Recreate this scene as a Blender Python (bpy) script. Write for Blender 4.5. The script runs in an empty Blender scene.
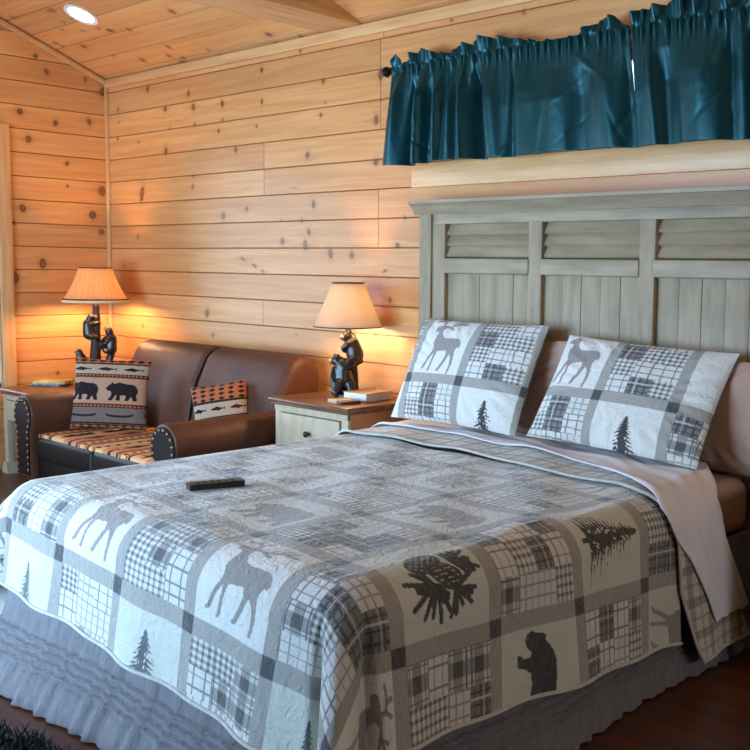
import bpy, bmesh, math, random
import numpy as np
from mathutils import Vector, Matrix

random.seed(7)
rng = np.random.default_rng(7)
SC = bpy.context.scene
COL = SC.collection
PI = math.pi

# ------------------------------------------------------------------ helpers
def link(name, me, mat=None, parent=None, smooth=True):
    o = bpy.data.objects.new(name, me)
    COL.objects.link(o)
    if mat is not None:
        me.materials.append(mat)
    if smooth and len(me.polygons):
        me.polygons.foreach_set('use_smooth', np.ones(len(me.polygons), dtype=bool))
    if parent is not None:
        o.parent = parent
    return o

def np_mesh(name, V, F):
    """V (n,3), F (m,4) quads or (m,3)"""
    me = bpy.data.meshes.new(name)
    V = np.asarray(V, dtype=np.float32); F = np.asarray(F, dtype=np.int32)
    k = F.shape[1]
    me.vertices.add(len(V)); me.vertices.foreach_set('co', V.ravel())
    me.loops.add(F.size); me.loops.foreach_set('vertex_index', F.ravel())
    me.polygons.add(len(F))
    me.polygons.foreach_set('loop_start', np.arange(0, F.size, k, dtype=np.int32))
    me.update(calc_edges=True); me.validate()
    return me

def grid_faces(nu, nv, wrap_u=False):
    a = np.arange(nu * nv).reshape(nu, nv)
    if wrap_u:
        b = np.concatenate([a, a[:1]], 0)
    else:
        b = a
    return np.stack([b[:-1, :-1], b[1:, :-1], b[1:, 1:], b[:-1, 1:]], -1).reshape(-1, 4)

def attr_color(me, name, C):
    a = me.attributes.new(name, 'FLOAT_COLOR', 'POINT')
    C = np.asarray(C, dtype=np.float32)
    if C.shape[1] == 3:
        C = np.concatenate([C, np.ones((len(C), 1), np.float32)], 1)
    a.data.foreach_set('color', C.ravel())

def attr_vec(me, name, Vv):
    a = me.attributes.new(name, 'FLOAT_VECTOR', 'POINT')
    a.data.foreach_set('vector', np.asarray(Vv, dtype=np.float32).ravel())

def attr_float(me, name, X):
    a = me.attributes.new(name, 'FLOAT', 'POINT')
    a.data.foreach_set('value', np.asarray(X, dtype=np.float32).ravel())

class MB:
    """collects shapes into one bmesh"""
    def __init__(self):
        self.bm = bmesh.new()
    def box(self, x0, x1, y0, y1, z0, z1, bev=0.0, seg=2, M=None):
        r = bmesh.ops.create_cube(self.bm, size=1.0)
        vs = r['verts']
        T = Matrix.Translation(((x0+x1)/2, (y0+y1)/2, (z0+z1)/2)) @ Matrix.Diagonal((x1-x0, y1-y0, z1-z0, 1))
        bmesh.ops.transform(self.bm, matrix=T, verts=vs)
        if bev > 0:
            es = list({e for v in vs for e in v.link_edges})
            rb = bmesh.ops.bevel(self.bm, geom=es, offset=bev, segments=seg, affect='EDGES', profile=0.5)
            vs = list({v for f in rb['faces'] for v in f.verts} | {v for v in vs if v.is_valid})
        if M is not None:
            bmesh.ops.transform(self.bm, matrix=M, verts=vs)
        return self
    def lathe(self, prof, c=(0, 0, 0), n=32, cap=True, M=None, rfun=None):
        rings = []
        for r, z in prof:
            ring = []
            for k in range(n):
                a = 2*PI*k/n
                rr = r*(rfun(a, z) if rfun else 1)
                p = Vector((rr*math.cos(a), rr*math.sin(a), z))
                if M is not None: p = M @ p
                ring.append(self.bm.verts.new(p + Vector(c)))
            rings.append(ring)
        for A, B in zip(rings[:-1], rings[1:]):
            for k in range(n):
                self.bm.faces.new((A[k], A[(k+1) % n], B[(k+1) % n], B[k]))
        if cap:
            self.bm.faces.new(list(reversed(rings[0]))); self.bm.faces.new(rings[-1])
        return self
    def tube(self, pts, r, n=8, closed=False):
        pts = [Vector(p) for p in pts]
        rs = r if isinstance(r, (list, tuple)) else [r]*len(pts)
        rings = []
        N = len(pts)
        up = None
        for i, p in enumerate(pts):
            if closed: d = pts[(i+1) % N] - pts[i-1]
            else: d = pts[min(i+1, N-1)] - pts[max(i-1, 0)]
            d.normalize()
            if up is None:
                up = Vector((0, 0, 1)) if abs(d.z) < .9 else Vector((1, 0, 0))
            a = d.cross(up)
            if a.length < 1e-5: a = d.orthogonal()
            a.normalize(); b = a.cross(d).normalized(); up = b
            rings.append([self.bm.verts.new(p + a*rs[i]*math.cos(2*PI*k/n) + b*rs[i]*math.sin(2*PI*k/n)) for k in range(n)])
        R = rings + ([rings[0]] if closed else [])
        for A, B in zip(R[:-1], R[1:]):
            for k in range(n):
                self.bm.faces.new((A[k], A[(k+1) % n], B[(k+1) % n], B[k]))
        if not closed:
            self.bm.faces.new(list(reversed(rings[0]))); self.bm.faces.new(rings[-1])
        return self
    def sphere(self, c, r, M=None, sub=2):
        res = bmesh.ops.create_icosphere(self.bm, subdivisions=sub, radius=1.0)
        S = Matrix.Diagonal((*(r if isinstance(r, (tuple, list)) else (r, r, r)), 1))
        T = Matrix.Translation(c) @ (M.to_4x4() if M is not None else Matrix.Identity(4)) @ S
        bmesh.ops.transform(self.bm, matrix=T, verts=res['verts'])
        return self
    def capsule(self, a, b, ra, rb, n=None):
        a, b = Vector(a), Vector(b)
        L = (b-a).length
        n = n or max(2, int(L/(0.5*min(ra, rb)))+1)
        for i in range(n+1):
            t = i/n
            self.sphere(a.lerp(b, t), ra*(1-t)+rb*t, sub=2)
        return self
    def prism(self, poly, axis, a0, a1, bev=0.0):
        """polygon in the two other axes extruded along axis"""
        def P(p, q):
            if axis == 0: return (q, p[0], p[1])
            if axis == 1: return (p[0], q, p[1])
            return (p[0], p[1], q)
        A = [self.bm.verts.new(P(p, a0)) for p in poly]
        B = [self.bm.verts.new(P(p, a1)) for p in poly]
        n = len(poly)
        fs = [self.bm.faces.new(A), self.bm.faces.new(list(reversed(B)))]
        for k in range(n):
            fs.append(self.bm.faces.new((A[k], B[k], B[(k+1) % n], A[(k+1) % n])))
        return self
    def build(self, name, mat, parent=None, smooth=True, M=None):
        bmesh.ops.recalc_face_normals(self.bm, faces=self.bm.faces)
        if M is not None: bmesh.ops.transform(self.bm, matrix=M, verts=self.bm.verts)
        me = bpy.data.meshes.new(name)
        self.bm.to_mesh(me); self.bm.free()
        o = link(name, me, mat, parent, smooth)
        if smooth:
            try: me.set_sharp_from_angle(angle=math.radians(40))
            except Exception: pass
        return o

def remeshed(mb, name, mat, parent, voxel, smooth_it=4):
    me = bpy.data.meshes.new('tmp'); mb.bm.to_mesh(me); mb.bm.free()
    o = bpy.data.objects.new('tmp', me); COL.objects.link(o)
    m = o.modifiers.new('r', 'REMESH'); m.mode = 'VOXEL'; m.voxel_size = voxel
    s = o.modifiers.new('s', 'SMOOTH'); s.iterations = smooth_it; s.factor = .5
    dg = bpy.context.evaluated_depsgraph_get(); dg.update()
    ev = bpy.data.meshes.new_from_object(o.evaluated_get(dg))
    bpy.data.objects.remove(o); bpy.data.meshes.remove(me)
    ev.name = name
    return link(name, ev, mat, parent)

def tag(o, label=None, cat=None, group=None, kind=None):
    if label: o['label'] = label
    if cat: o['category'] = cat
    if group: o['group'] = group
    if kind: o['kind'] = kind
    return o

def empty(name, loc=(0, 0, 0), rz=0):
    o = bpy.data.objects.new(name, None); COL.objects.link(o)
    o.location = loc; o.rotation_euler = (0, 0, rz); o.empty_display_size = .1
    return o

def copy_tree(o, parent=None):
    c = o.copy(); COL.objects.link(c); c.parent = parent
    for ch in list(o.children): copy_tree(ch, c)
    return c

# ------------------------------------------------------------------ materials
def lin(r, g, b):
    f = lambda c: (c/255/12.92) if c/255 <= .04045 else ((c/255+.055)/1.055)**2.4
    return (f(r), f(g), f(b))

def mat_base(name):
    m = bpy.data.materials.new(name); m.use_nodes = True
    nt = m.node_tree; b = nt.nodes['Principled BSDF']
    return m, nt, b

def N(nt, typ, **kw):
    n = nt.nodes.new(typ)
    for k, v in kw.items():
        if k in n.inputs: n.inputs[k].default_value = v
        else: setattr(n, k, v)
    return n

def mixrgb(nt, a, b, fac, mode='MIX'):
    n = nt.nodes.new('ShaderNodeMix'); n.data_type = 'RGBA'; n.blend_type = mode
    for s, v in ((n.inputs[6], a), (n.inputs[7], b), (n.inputs[0], fac)):
        if hasattr(v, 'links') or hasattr(v, 'is_linked'): nt.links.new(v, s)
        else: s.default_value = (*v, 1) if isinstance(v, tuple) and len(v) == 3 else v
    return n.outputs[2]

def bump(nt, h, b, strength=.3, dist=.01, prev=None):
    n = nt.nodes.new('ShaderNodeBump'); n.inputs['Strength'].default_value = strength; n.inputs['Distance'].default_value = dist
    nt.links.new(h, n.inputs['Height'])
    if prev is not None: nt.links.new(prev, n.inputs['Normal'])
    nt.links.new(n.outputs[0], b.inputs['Normal'])
    return n.outputs[0]

def simple(name, col, rough=.5, metal=0, noise=0, nscale=20, bumps=0, bscale=60, bdist=.003, spec=.5, coat=0, sheen=0, col2=None, stretch=None, sub=0):
    m, nt, b = mat_base(name)
    b.inputs['Base Color'].default_value = (*col, 1)
    b.inputs['Roughness'].default_value = rough; b.inputs['Metallic'].default_value = metal
    b.inputs['Specular IOR Level'].default_value = spec
    b.inputs['Coat Weight'].default_value = coat; b.inputs['Sheen Weight'].default_value = sheen
    b.inputs['Sheen Roughness'].default_value = .4
    tc = N(nt, 'ShaderNodeTexCoord')
    src = tc.outputs['Object']
    if stretch:
        mp = N(nt, 'ShaderNodeMapping'); mp.inputs['Scale'].default_value = stretch
        nt.links.new(src, mp.inputs[0]); src = mp.outputs[0]
    if noise or col2:
        t = N(nt, 'ShaderNodeTexNoise', Scale=nscale, Detail=5.0, Roughness=.6)
        nt.links.new(src, t.inputs['Vector'])
        c2 = col2 if col2 else tuple(c*(1-noise) for c in col)
        r = N(nt, 'ShaderNodeMapRange'); r.inputs[1].default_value = .35; r.inputs[2].default_value = .68
        nt.links.new(t.outputs[0], r.inputs[0])
        nt.links.new(mixrgb(nt, col, c2, r.outputs[0]), b.inputs['Base Color'])
    if bumps:
        t = N(nt, 'ShaderNodeTexNoise', Scale=bscale, Detail=4.0)
        nt.links.new(src, t.inputs['Vector'])
        bump(nt, t.outputs[0], b, bumps, bdist)
    return m

def wood_plank(name, light, dark, knotc, rough=.38, gsc=(1.6, 34)):
    """uses point attributes: grain (u,v',id) and knot (r=knot core, g=ring/dark halo, b=groove)"""
    m, nt, b = mat_base(name)
    A = N(nt, 'ShaderNodeAttribute', attribute_name='grain')
    K = N(nt, 'ShaderNodeAttribute', attribute_name='knot')
    mp = N(nt, 'ShaderNodeMapping'); mp.inputs['Scale'].default_value = (gsc[0], gsc[1], 7.31)
    nt.links.new(A.outputs['Vector'], mp.inputs[0])
    t = N(nt, 'ShaderNodeTexNoise', Scale=1.0, Detail=5.0, Roughness=.55, Distortion=.6)
    nt.links.new(mp.outputs[0], t.inputs['Vector'])
    mp2 = N(nt, 'ShaderNodeMapping'); mp2.inputs['Scale'].default_value = (.9, 5, 3.7)
    nt.links.new(A.outputs['Vector'], mp2.inputs[0])
    t2 = N(nt, 'ShaderNodeTexNoise', Scale=1.0, Detail=3.0)
    nt.links.new(mp2.outputs[0], t2.inputs['Vector'])
    r = N(nt, 'ShaderNodeMapRange'); r.inputs[1].default_value = .38; r.inputs[2].default_value = .75
    nt.links.new(t.outputs[0], r.inputs[0])
    r2 = N(nt, 'ShaderNodeMapRange'); r2.inputs[1].default_value = .3; r2.inputs[2].default_value = .7
    nt.links.new(t2.outputs[0], r2.inputs[0])
    mid = tuple((a*.55+d*.45) for a, d in zip(light, dark))
    c = mixrgb(nt, light, mid, r2.outputs[0])
    f = N(nt, 'ShaderNodeMath', operation='MULTIPLY'); f.inputs[1].default_value = .75
    nt.links.new(r.outputs[0], f.inputs[0])
    c = mixrgb(nt, c, dark, f.outputs[0])
    # per plank tone
    sx = N(nt, 'ShaderNodeSeparateXYZ'); nt.links.new(A.outputs['Vector'], sx.inputs[0])
    wn = N(nt, 'ShaderNodeTexWhiteNoise', noise_dimensions='1D'); nt.links.new(sx.outputs[2], wn.inputs['W'])
    hv = N(nt, 'ShaderNodeHueSaturation')
    rr = N(nt, 'ShaderNodeMapRange'); rr.inputs[3].default_value = .84; rr.inputs[4].default_value = 1.1
    nt.links.new(wn.outputs[0], rr.inputs[0]); nt.links.new(rr.outputs[0], hv.inputs['Value'])
    nt.links.new(c, hv.inputs['Color']); c = hv.outputs[0]
    sk = N(nt, 'ShaderNodeSeparateColor'); nt.links.new(K.outputs['Color'], sk.inputs[0])
    halo = tuple(d*.62 for d in dark)
    c = mixrgb(nt, c, halo, sk.outputs[1])
    c = mixrgb(nt, c, knotc, sk.outputs[0])
    c = mixrgb(nt, c, tuple(d*.35 for d in dark), sk.outputs[2])
    nt.links.new(c, b.inputs['Base Color'])
    b.inputs['Roughness'].default_value = rough
    b.inputs['Coat Weight'].default_value = .12; b.inputs['Coat Roughness'].default_value = .3
    bump(nt, t.outputs[0], b, .06, .004)
    return m

def attr_mat(name, rough=.9, sheen=.0, bscale=(45, 45, 45), bstr=.35, bdist=.006, voro=False, attr='col', coord='cloth', sheen_tint=(1, 1, 1)):
    m, nt, b = mat_base(name)
    A = N(nt, 'ShaderNodeAttribute', attribute_name=attr)
    b.inputs['Roughness'].default_value = rough; b.inputs['Specular IOR Level'].default_value = .2
    b.inputs['Sheen Weight'].default_value = sheen; b.inputs['Sheen Roughness'].default_value = .5
    b.inputs['Sheen Tint'].default_value = (*sheen_tint, 1)
    U = N(nt, 'ShaderNodeAttribute', attribute_name=coord)
    mp = N(nt, 'ShaderNodeMapping'); mp.inputs['Scale'].default_value = bscale
    nt.links.new(U.outputs['Vector'], mp.inputs[0])
    t = N(nt, 'ShaderNodeTexNoise', Scale=1.0, Detail=2.0, Distortion=1.2)
    nt.links.new(mp.outputs[0], t.inputs['Vector'])
    n = bump(nt, t.outputs[0], b, bstr, bdist)
    if voro:
        v = N(nt, 'ShaderNodeTexVoronoi', feature='DISTANCE_TO_EDGE', Scale=.45)
        nt.links.new(mp.outputs[0], v.inputs['Vector'])
        bump(nt, v.outputs[0], b, .5, .010, prev=n)
    # faint thread mottling of the dye
    t3 = N(nt, 'ShaderNodeTexNoise', Scale=6.0, Detail=3.0)
    nt.links.new(mp.outputs[0], t3.inputs['Vector'])
    r = N(nt, 'ShaderNodeMapRange'); r.inputs[3].default_value = .8; r.inputs[4].default_value = 1.15
    nt.links.new(t3.outputs[0], r.inputs[0])
    nt.links.new(mixrgb(nt, A.outputs['Color'], r.outputs[0], 1.0, 'MULTIPLY'), b.inputs['Base Color'])
    return m

PINE = dict(light=lin(224, 163, 101), dark=lin(194, 118, 60), knotc=lin(70, 34, 14))
M_wall = wood_plank('pine_planks', **PINE)
M_ceil = wood_plank('pine_ceiling_boards', **PINE)
M_trim = simple('pine_trim', lin(226, 174, 118), .4, col2=lin(206, 148, 92), nscale=2, stretch=(14, 14, 1.2), bumps=.03)
M_trimx = simple('pine_trim_long', lin(226, 174, 118), .4, col2=lin(204, 146, 90), nscale=2, stretch=(1.2, 16, 16), bumps=.03)
M_dkwall = wood_plank('dark_boards_cut_bounce', lin(84, 54, 36), lin(54, 32, 20), lin(30, 14, 8))  # dark tone made up for the unseen walls, cuts their bounce light
M_floor = wood_plank('floor_boards', lin(104, 60, 36), lin(58, 30, 17), lin(26, 12, 7), rough=.35)
M_sage = simple('sage_paint', lin(166, 146, 116), .55, col2=lin(136, 117, 90), nscale=2.2, stretch=(9, 9, 1.5), bumps=.08, bscale=12)
M_sageh = simple('sage_paint_across', lin(166, 146, 116), .55, col2=lin(136, 117, 90), nscale=2.2, stretch=(1.5, 9, 9), bumps=.08, bscale=12)
M_sagedark = simple('dark_sage_gaps', lin(70, 64, 52), .7)  # dark flat tone for louver backings and drawer gaps
M_cream = simple('painted_cream_wood', lin(188, 168, 138), .5, col2=lin(168, 146, 116), nscale=4, stretch=(4, 4, 1.2), bumps=.04)
M_brown = simple('brown_table_top', lin(120, 76, 48), .32, col2=lin(84, 50, 30), nscale=3, stretch=(2, 14, 14), bumps=.03)
M_brownside = simple('raw_brown_side', lin(178, 128, 84), .5, col2=lin(150, 100, 62), nscale=3, stretch=(14, 2, 14))
M_leather = simple('brown_leather', lin(92, 55, 39), .52, noise=.35, nscale=5, bumps=.12, bscale=90, bdist=.002, spec=.22)
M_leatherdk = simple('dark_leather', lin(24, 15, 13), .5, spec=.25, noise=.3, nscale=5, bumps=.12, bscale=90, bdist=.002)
M_piping = simple('leather_piping', lin(28, 18, 16), .5)
M_nail = simple('aged_brass', lin(150, 120, 85), .35, metal=1)
M_iron = simple('black_iron', lin(22, 17, 15), .4, metal=.6)
M_bronze = simple('bronze_black_resin', lin(13, 10, 9), .32, col2=lin(40, 27, 17), nscale=14, bumps=.3, bscale=45, bdist=.004, spec=.6)
M_bark = simple('bark_resin', lin(52, 36, 24), .6, col2=lin(22, 15, 10), nscale=6, stretch=(8, 8, 2), bumps=.5, bscale=20, bdist=.006)
M_gold = simple('muzzle_gold', lin(176, 132, 76), .4, noise=.3)
M_linen = simple('white_sheet', lin(234, 232, 240), .85, bumps=.12, bscale=18, bdist=.006, spec=.2)
M_peach = simple('peach_sheet', lin(190, 156, 140), .85, bumps=.10, bscale=14, bdist=.008, spec=.2)
M_peachp = simple('peach_pillowcase', lin(184, 148, 130), .85, bumps=.10, bscale=14, bdist=.008, spec=.2)
M_skirt = simple('grey_crinkle_cloth', lin(124, 121, 124), .9, noise=.22, nscale=22, stretch=(3, 3, .35), bumps=.55, bscale=26, bdist=.010, spec=.15)
M_remote = simple('black_plastic', lin(20, 20, 23), .35)
M_button = simple('grey_rubber', lin(52, 52, 56), .6)
M_paper = simple('white_pages', lin(226, 224, 222), .8)
M_cover = simple('tan_book_cover', lin(196, 150, 104), .5, noise=.15)
M_tan = simple('tan_wooden_box', lin(206, 170, 128), .5, noise=.2, stretch=(2, 12, 12))
M_tandk = simple('dark_box_end', lin(88, 56, 36), .5)
M_yellow = simple('yellow_leaflet', lin(222, 196, 120), .6, col2=lin(160, 140, 96), nscale=18)
M_blueleaf = simple('blue_grey_leaflet', lin(92, 104, 108), .6, col2=lin(190, 180, 160), nscale=24)
M_socket = simple('brass_socket', lin(170, 130, 80), .3, metal=1)
M_rug = simple('black_shag', lin(16, 16, 22), .95, noise=.5, nscale=30)
M_matt = simple('mattress_ticking', lin(200, 195, 185), .9)
M_spring = simple('box_spring_cloth', lin(60, 56, 54), .9)
M_white = simple('white_plastic_ring', lin(235, 228, 218), .4)

def glass_mat():
    m = bpy.data.materials.new('window_glass'); m.use_nodes = True; nt = m.node_tree
    nt.nodes.remove(nt.nodes['Principled BSDF'])
    out = nt.nodes['Material Output']
    t = N(nt, 'ShaderNodeBsdfTransparent'); g = N(nt, 'ShaderNodeBsdfGlossy', Roughness=.02)
    fr = N(nt, 'ShaderNodeFresnel', IOR=1.45); mx = N(nt, 'ShaderNodeMixShader')
    nt.links.new(fr.outputs[0], mx.inputs[0]); nt.links.new(t.outputs[0], mx.inputs[1]); nt.links.new(g.outputs[0], mx.inputs[2])
    nt.links.new(mx.outputs[0], out.inputs[0])
    return m
M_glass = glass_mat()

def emit_mat(name, col, s):
    m, nt, b = mat_base(name)
    b.inputs['Base Color'].default_value = (.9, .9, .9, 1)
    b.inputs['Emission Color'].default_value = (*col, 1); b.inputs['Emission Strength'].default_value = s
    return m
M_lens = emit_mat('lit_downlight_lens', (1, .75, .45), 54)

def shade_mat(name, col, tr, amt):
    m = bpy.data.materials.new(name); m.use_nodes = True; nt = m.node_tree
    nt.nodes.remove(nt.nodes['Principled BSDF'])
    out = nt.nodes['Material Output']
    d = N(nt, 'ShaderNodeBsdfDiffuse'); t = N(nt, 'ShaderNodeBsdfTranslucent'); mx = N(nt, 'ShaderNodeMixShader')
    tc = N(nt, 'ShaderNodeTexCoord'); no = N(nt, 'ShaderNodeTexNoise', Scale=9.0, Detail=4.0)
    nt.links.new(tc.outputs['Object'], no.inputs['Vector'])
    nt.links.new(mixrgb(nt, tr, tuple(c*.7 for c in tr), no.outputs[0]), t.inputs['Color'])
    d.inputs['Color'].default_value = (*col, 1)
    mx.inputs[0].default_value = amt
    nt.links.new(d.outputs[0], mx.inputs[1]); nt.links.new(t.outputs[0], mx.inputs[2])
    nt.links.new(mx.outputs[0], out.inputs[0])
    return m
M_shadeL = shade_mat('parchment_shade', lin(220, 178, 128), (.86, .64, .42), .58)
M_shadeR = shade_mat('ivory_cloth_shade', lin(225, 200, 175), (.93, .80, .64), .62)
M_shadetrim = simple('dark_lacing', lin(70, 42, 26), .7)
M_shadehem = simple('cream_hem', lin(232, 205, 170), .8)

def satin_mat():
    m, nt, b = mat_base('teal_satin')
    b.inputs['Base Color'].default_value = (*lin(10, 62, 66), 1)
    b.inputs['Roughness'].default_value = .36; b.inputs['Metallic'].default_value = .6
    b.inputs['Sheen Weight'].default_value = .1; b.inputs['Sheen Tint'].default_value = (*lin(60, 150, 160), 1)
    tc = N(nt, 'ShaderNodeTexCoord'); mp = N(nt, 'ShaderNodeMapping'); mp.inputs['Scale'].default_value = (9, 9, 5)
    nt.links.new(tc.outputs['Object'], mp.inputs[0])
    t = N(nt, 'ShaderNodeTexNoise', Scale=1.0, Detail=6.0, Distortion=.8, Roughness=.6); nt.links.new(mp.outputs[0], t.inputs['Vector'])
    n = bump(nt, t.outputs[0], b, .20, .02)
    w = N(nt, 'ShaderNodeTexNoise', Scale=1.0, Detail=2.0)
    mp2 = N(nt, 'ShaderNodeMapping'); mp2.inputs['Scale'].default_value = (40, 40, 500)
    nt.links.new(tc.outputs['Object'], mp2.inputs[0]); nt.links.new(mp2.outputs[0], w.inputs['Vector'])
    bump(nt, w.outputs[0], b, .12, .002, prev=n)
    return m
M_satin = satin_mat()

# ------------------------------------------------------------------ flat motifs as inside-tests on arrays (unit square, v up)
def in_poly(poly, X, Y):
    r = np.zeros(X.shape, bool)
    n = len(poly)
    for i in range(n):
        x1, y1 = poly[i]; x2, y2 = poly[(i+1) % n]
        if y1 == y2: continue
        c = ((y1 > Y) != (y2 > Y)) & (X < (x2-x1)*(Y-y1)/(y2-y1)+x1)
        r ^= c
    return r

def near_seg(a, b, w, X, Y):
    ax, ay = a; bx, by = b
    dx, dy = bx-ax, by-ay
    t = np.clip(((X-ax)*dx+(Y-ay)*dy)/(dx*dx+dy*dy+1e-12), 0, 1)
    return (X-ax-t*dx)**2+(Y-ay-t*dy)**2 < w*w

BEAR = [(.05,.60),(.07,.53),(.13,.50),(.19,.49),(.22,.43),(.20,.33),(.15,.25),(.12,.22),(.13,.19),(.24,.19),(.27,.24),(.31,.33),(.35,.38),(.36,.28),(.34,.22),(.35,.19),(.46,.19),(.47,.25),(.46,.36),
        (.60,.37),(.63,.31),(.60,.24),(.59,.19),(.70,.19),(.72,.25),(.76,.33),(.80,.27),(.81,.22),(.82,.19),(.93,.19),(.92,.26),(.90,.36),(.93,.46),(.93,.58),(.88,.68),(.78,.74),(.64,.74),(.52,.76),(.42,.79),(.33,.75),
        (.27,.73),(.25,.77),(.21,.78),(.19,.73),(.14,.70),(.10,.64)]
DEER = [(.17,.74),(.19,.71),(.25,.71),(.28,.68),(.27,.60),(.27,.50),(.31,.43),(.30,.36),(.25,.27),(.20,.13),(.16,.08),(.19,.06),(.24,.10),(.29,.24),(.35,.34),(.36,.36),(.35,.24),(.33,.09),(.31,.04),(.35,.03),(.37,.08),(.39,.24),(.42,.37),
        (.60,.39),(.63,.32),(.60,.22),(.54,.10),(.51,.06),(.55,.04),(.59,.08),(.66,.22),(.70,.33),(.75,.27),(.77,.16),(.76,.05),(.75,.01),(.79,.01),(.80,.06),(.82,.18),(.81,.28),(.79,.38),(.82,.46),(.86,.44),(.87,.50),(.83,.57),(.78,.60),
        (.66,.60),(.54,.59),(.45,.61),(.40,.66),(.37,.72),(.38,.76),(.43,.79),(.37,.79),(.34,.81),(.31,.85),(.29,.82),(.26,.80),(.20,.78)]
ANT = [((.32,.82),(.30,.90)),((.30,.90),(.20,.93)),((.30,.90),(.34,.98)),((.20,.93),(.12,.91)),((.24,.92),(.22,.99)),((.35,.81),(.48,.80)),((.48,.80),(.62,.86)),((.62,.86),(.72,.94)),((.50,.81),(.52,.90)),((.58,.84),(.62,.95)),((.62,.86),(.80,.87)),((.44,.80),(.58,.75))]
CANOE = [(.02,.62),(.06,.42),(.16,.34),(.50,.30),(.84,.34),(.94,.42),(.98,.62),(.90,.52),(.78,.47),(.50,.44),(.22,.47),(.10,.52)]
FISH = [(.04,.50),(.14,.58),(.30,.66),(.44,.74),(.52,.66),(.72,.58),(.86,.54),(.97,.66),(.93,.50),(.97,.34),(.86,.46),(.72,.42),(.58,.34),(.50,.26),(.44,.36),(.26,.36),(.12,.42)]

BEAR_LOW = [(.03,.42),(.05,.36),(.11,.33),(.17,.35),(.22,.41),(.27,.40),(.26,.31),(.22,.26),(.23,.22),(.33,.23),(.36,.33),(.41,.41),(.52,.42),(.60,.40),(.67,.33),(.66,.26),(.63,.22),(.73,.22),(.77,.30),(.80,.37),
            (.85,.29),(.84,.22),(.94,.22),(.94,.34),(.97,.48),(.94,.60),(.85,.67),(.66,.69),(.48,.71),(.33,.71),(.24,.68),(.17,.62),(.13,.58),(.10,.60),(.07,.56),(.06,.48)]
def m_bear_low(X, Y): return in_poly(BEAR_LOW, X, Y)
def hash2(a, b, k=0):
    h = (a.astype(np.int64)*73856093) ^ (b.astype(np.int64)*19349663) ^ (k*83492791)
    h = (h ^ (h >> 13))*1274126177
    return ((h ^ (h >> 16)) & 0xffff)/65535.0

def spruce(seed=1):
    r = random.Random(seed)
    L = [(.5, .97)]; R = []
    n = 15
    for i in range(1, n+1):
        f = i/n; y = .97-.82*f
        for side, lst in ((-1, L), (1, R)):
            w = .02+.40*f**.95*r.uniform(.72, 1.12)
            lst += [(.5+side*w*.55, y+.020), (.5+side*w, y-.005-.03*r.random()), (.5+side*w*.62, y-.010), (.5+side*w*.30, y+.004)]
    L += [(.47, .16), (.47, .08)]; R += [(.53, .16), (.53, .08)]
    return L+list(reversed(R))
TREES = [spruce(k) for k in range(5)]

def m_bear(X, Y): return in_poly(BEAR, X, Y)
def m_deer(X, Y):
    r = in_poly(DEER, X, Y)
    for a, b in ANT: r |= near_seg(a, b, .021, X, Y)
    r |= near_seg((.21, .765), (.33, .785), .045, X, Y)
    return r
def m_tree(k, sc=.85, cy=.46):
    def f(X, Y):
        x, y = (X-.5)/sc+.5, (Y-cy)/sc+.5
        r = in_poly(TREES[k % 5], x, y)
        gap = (hash2(np.floor(x*42), np.floor(y*30-np.abs(x-.5)*22), 5+k) > .88) & (np.abs(x-.5) > .03)
        return r & ~gap
    return f
def m_cone(X, Y):
    r = np.zeros(X.shape, bool)
    rr = random.Random(4)
    for c, n, L, a0, a1 in (((.60,.40), 17, .30, -2.6, 1.2), ((.42,.72), 13, .26, .6, 3.4), ((.66,.62), 9, .25, -.3, 1.9)):
        for k in range(n):
            a = a0+(a1-a0)*k/(n-1)+rr.uniform(-.16, .16); l = L*rr.uniform(.45, 1.1)
            r |= near_seg(c, (c[0]+l*math.cos(a), c[1]+l*math.sin(a)), .022, X, Y)
    for cx, cy, rx, ry, a in ((.36,.44,.13,.20,.3), (.52,.58,.12,.18,-.5)):
        c, s = math.cos(a), math.sin(a); dx, dy = X-cx, Y-cy
        u, v = (dx*c+dy*s)/rx, (-dx*s+dy*c)/ry
        r |= (u*u+v*v < 1) & ~((np.abs(np.sin(u*7+v*7)) < .22) & (np.abs(np.sin(u*7-v*7)) < .9) & (u*u+v*v < .8))
    return r

P_OFFW = np.array(lin(222, 220, 212)); P_CREAM = np.array(lin(206, 208, 196)); P_SASH = np.array(lin(164, 160, 152))
P_SQ = np.array(lin(84, 84, 86)); P_DK = np.array(lin(72, 72, 72)); P_DEER = np.array(lin(150, 144, 138)); P_DK2 = np.array(lin(96, 102, 100))

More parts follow.
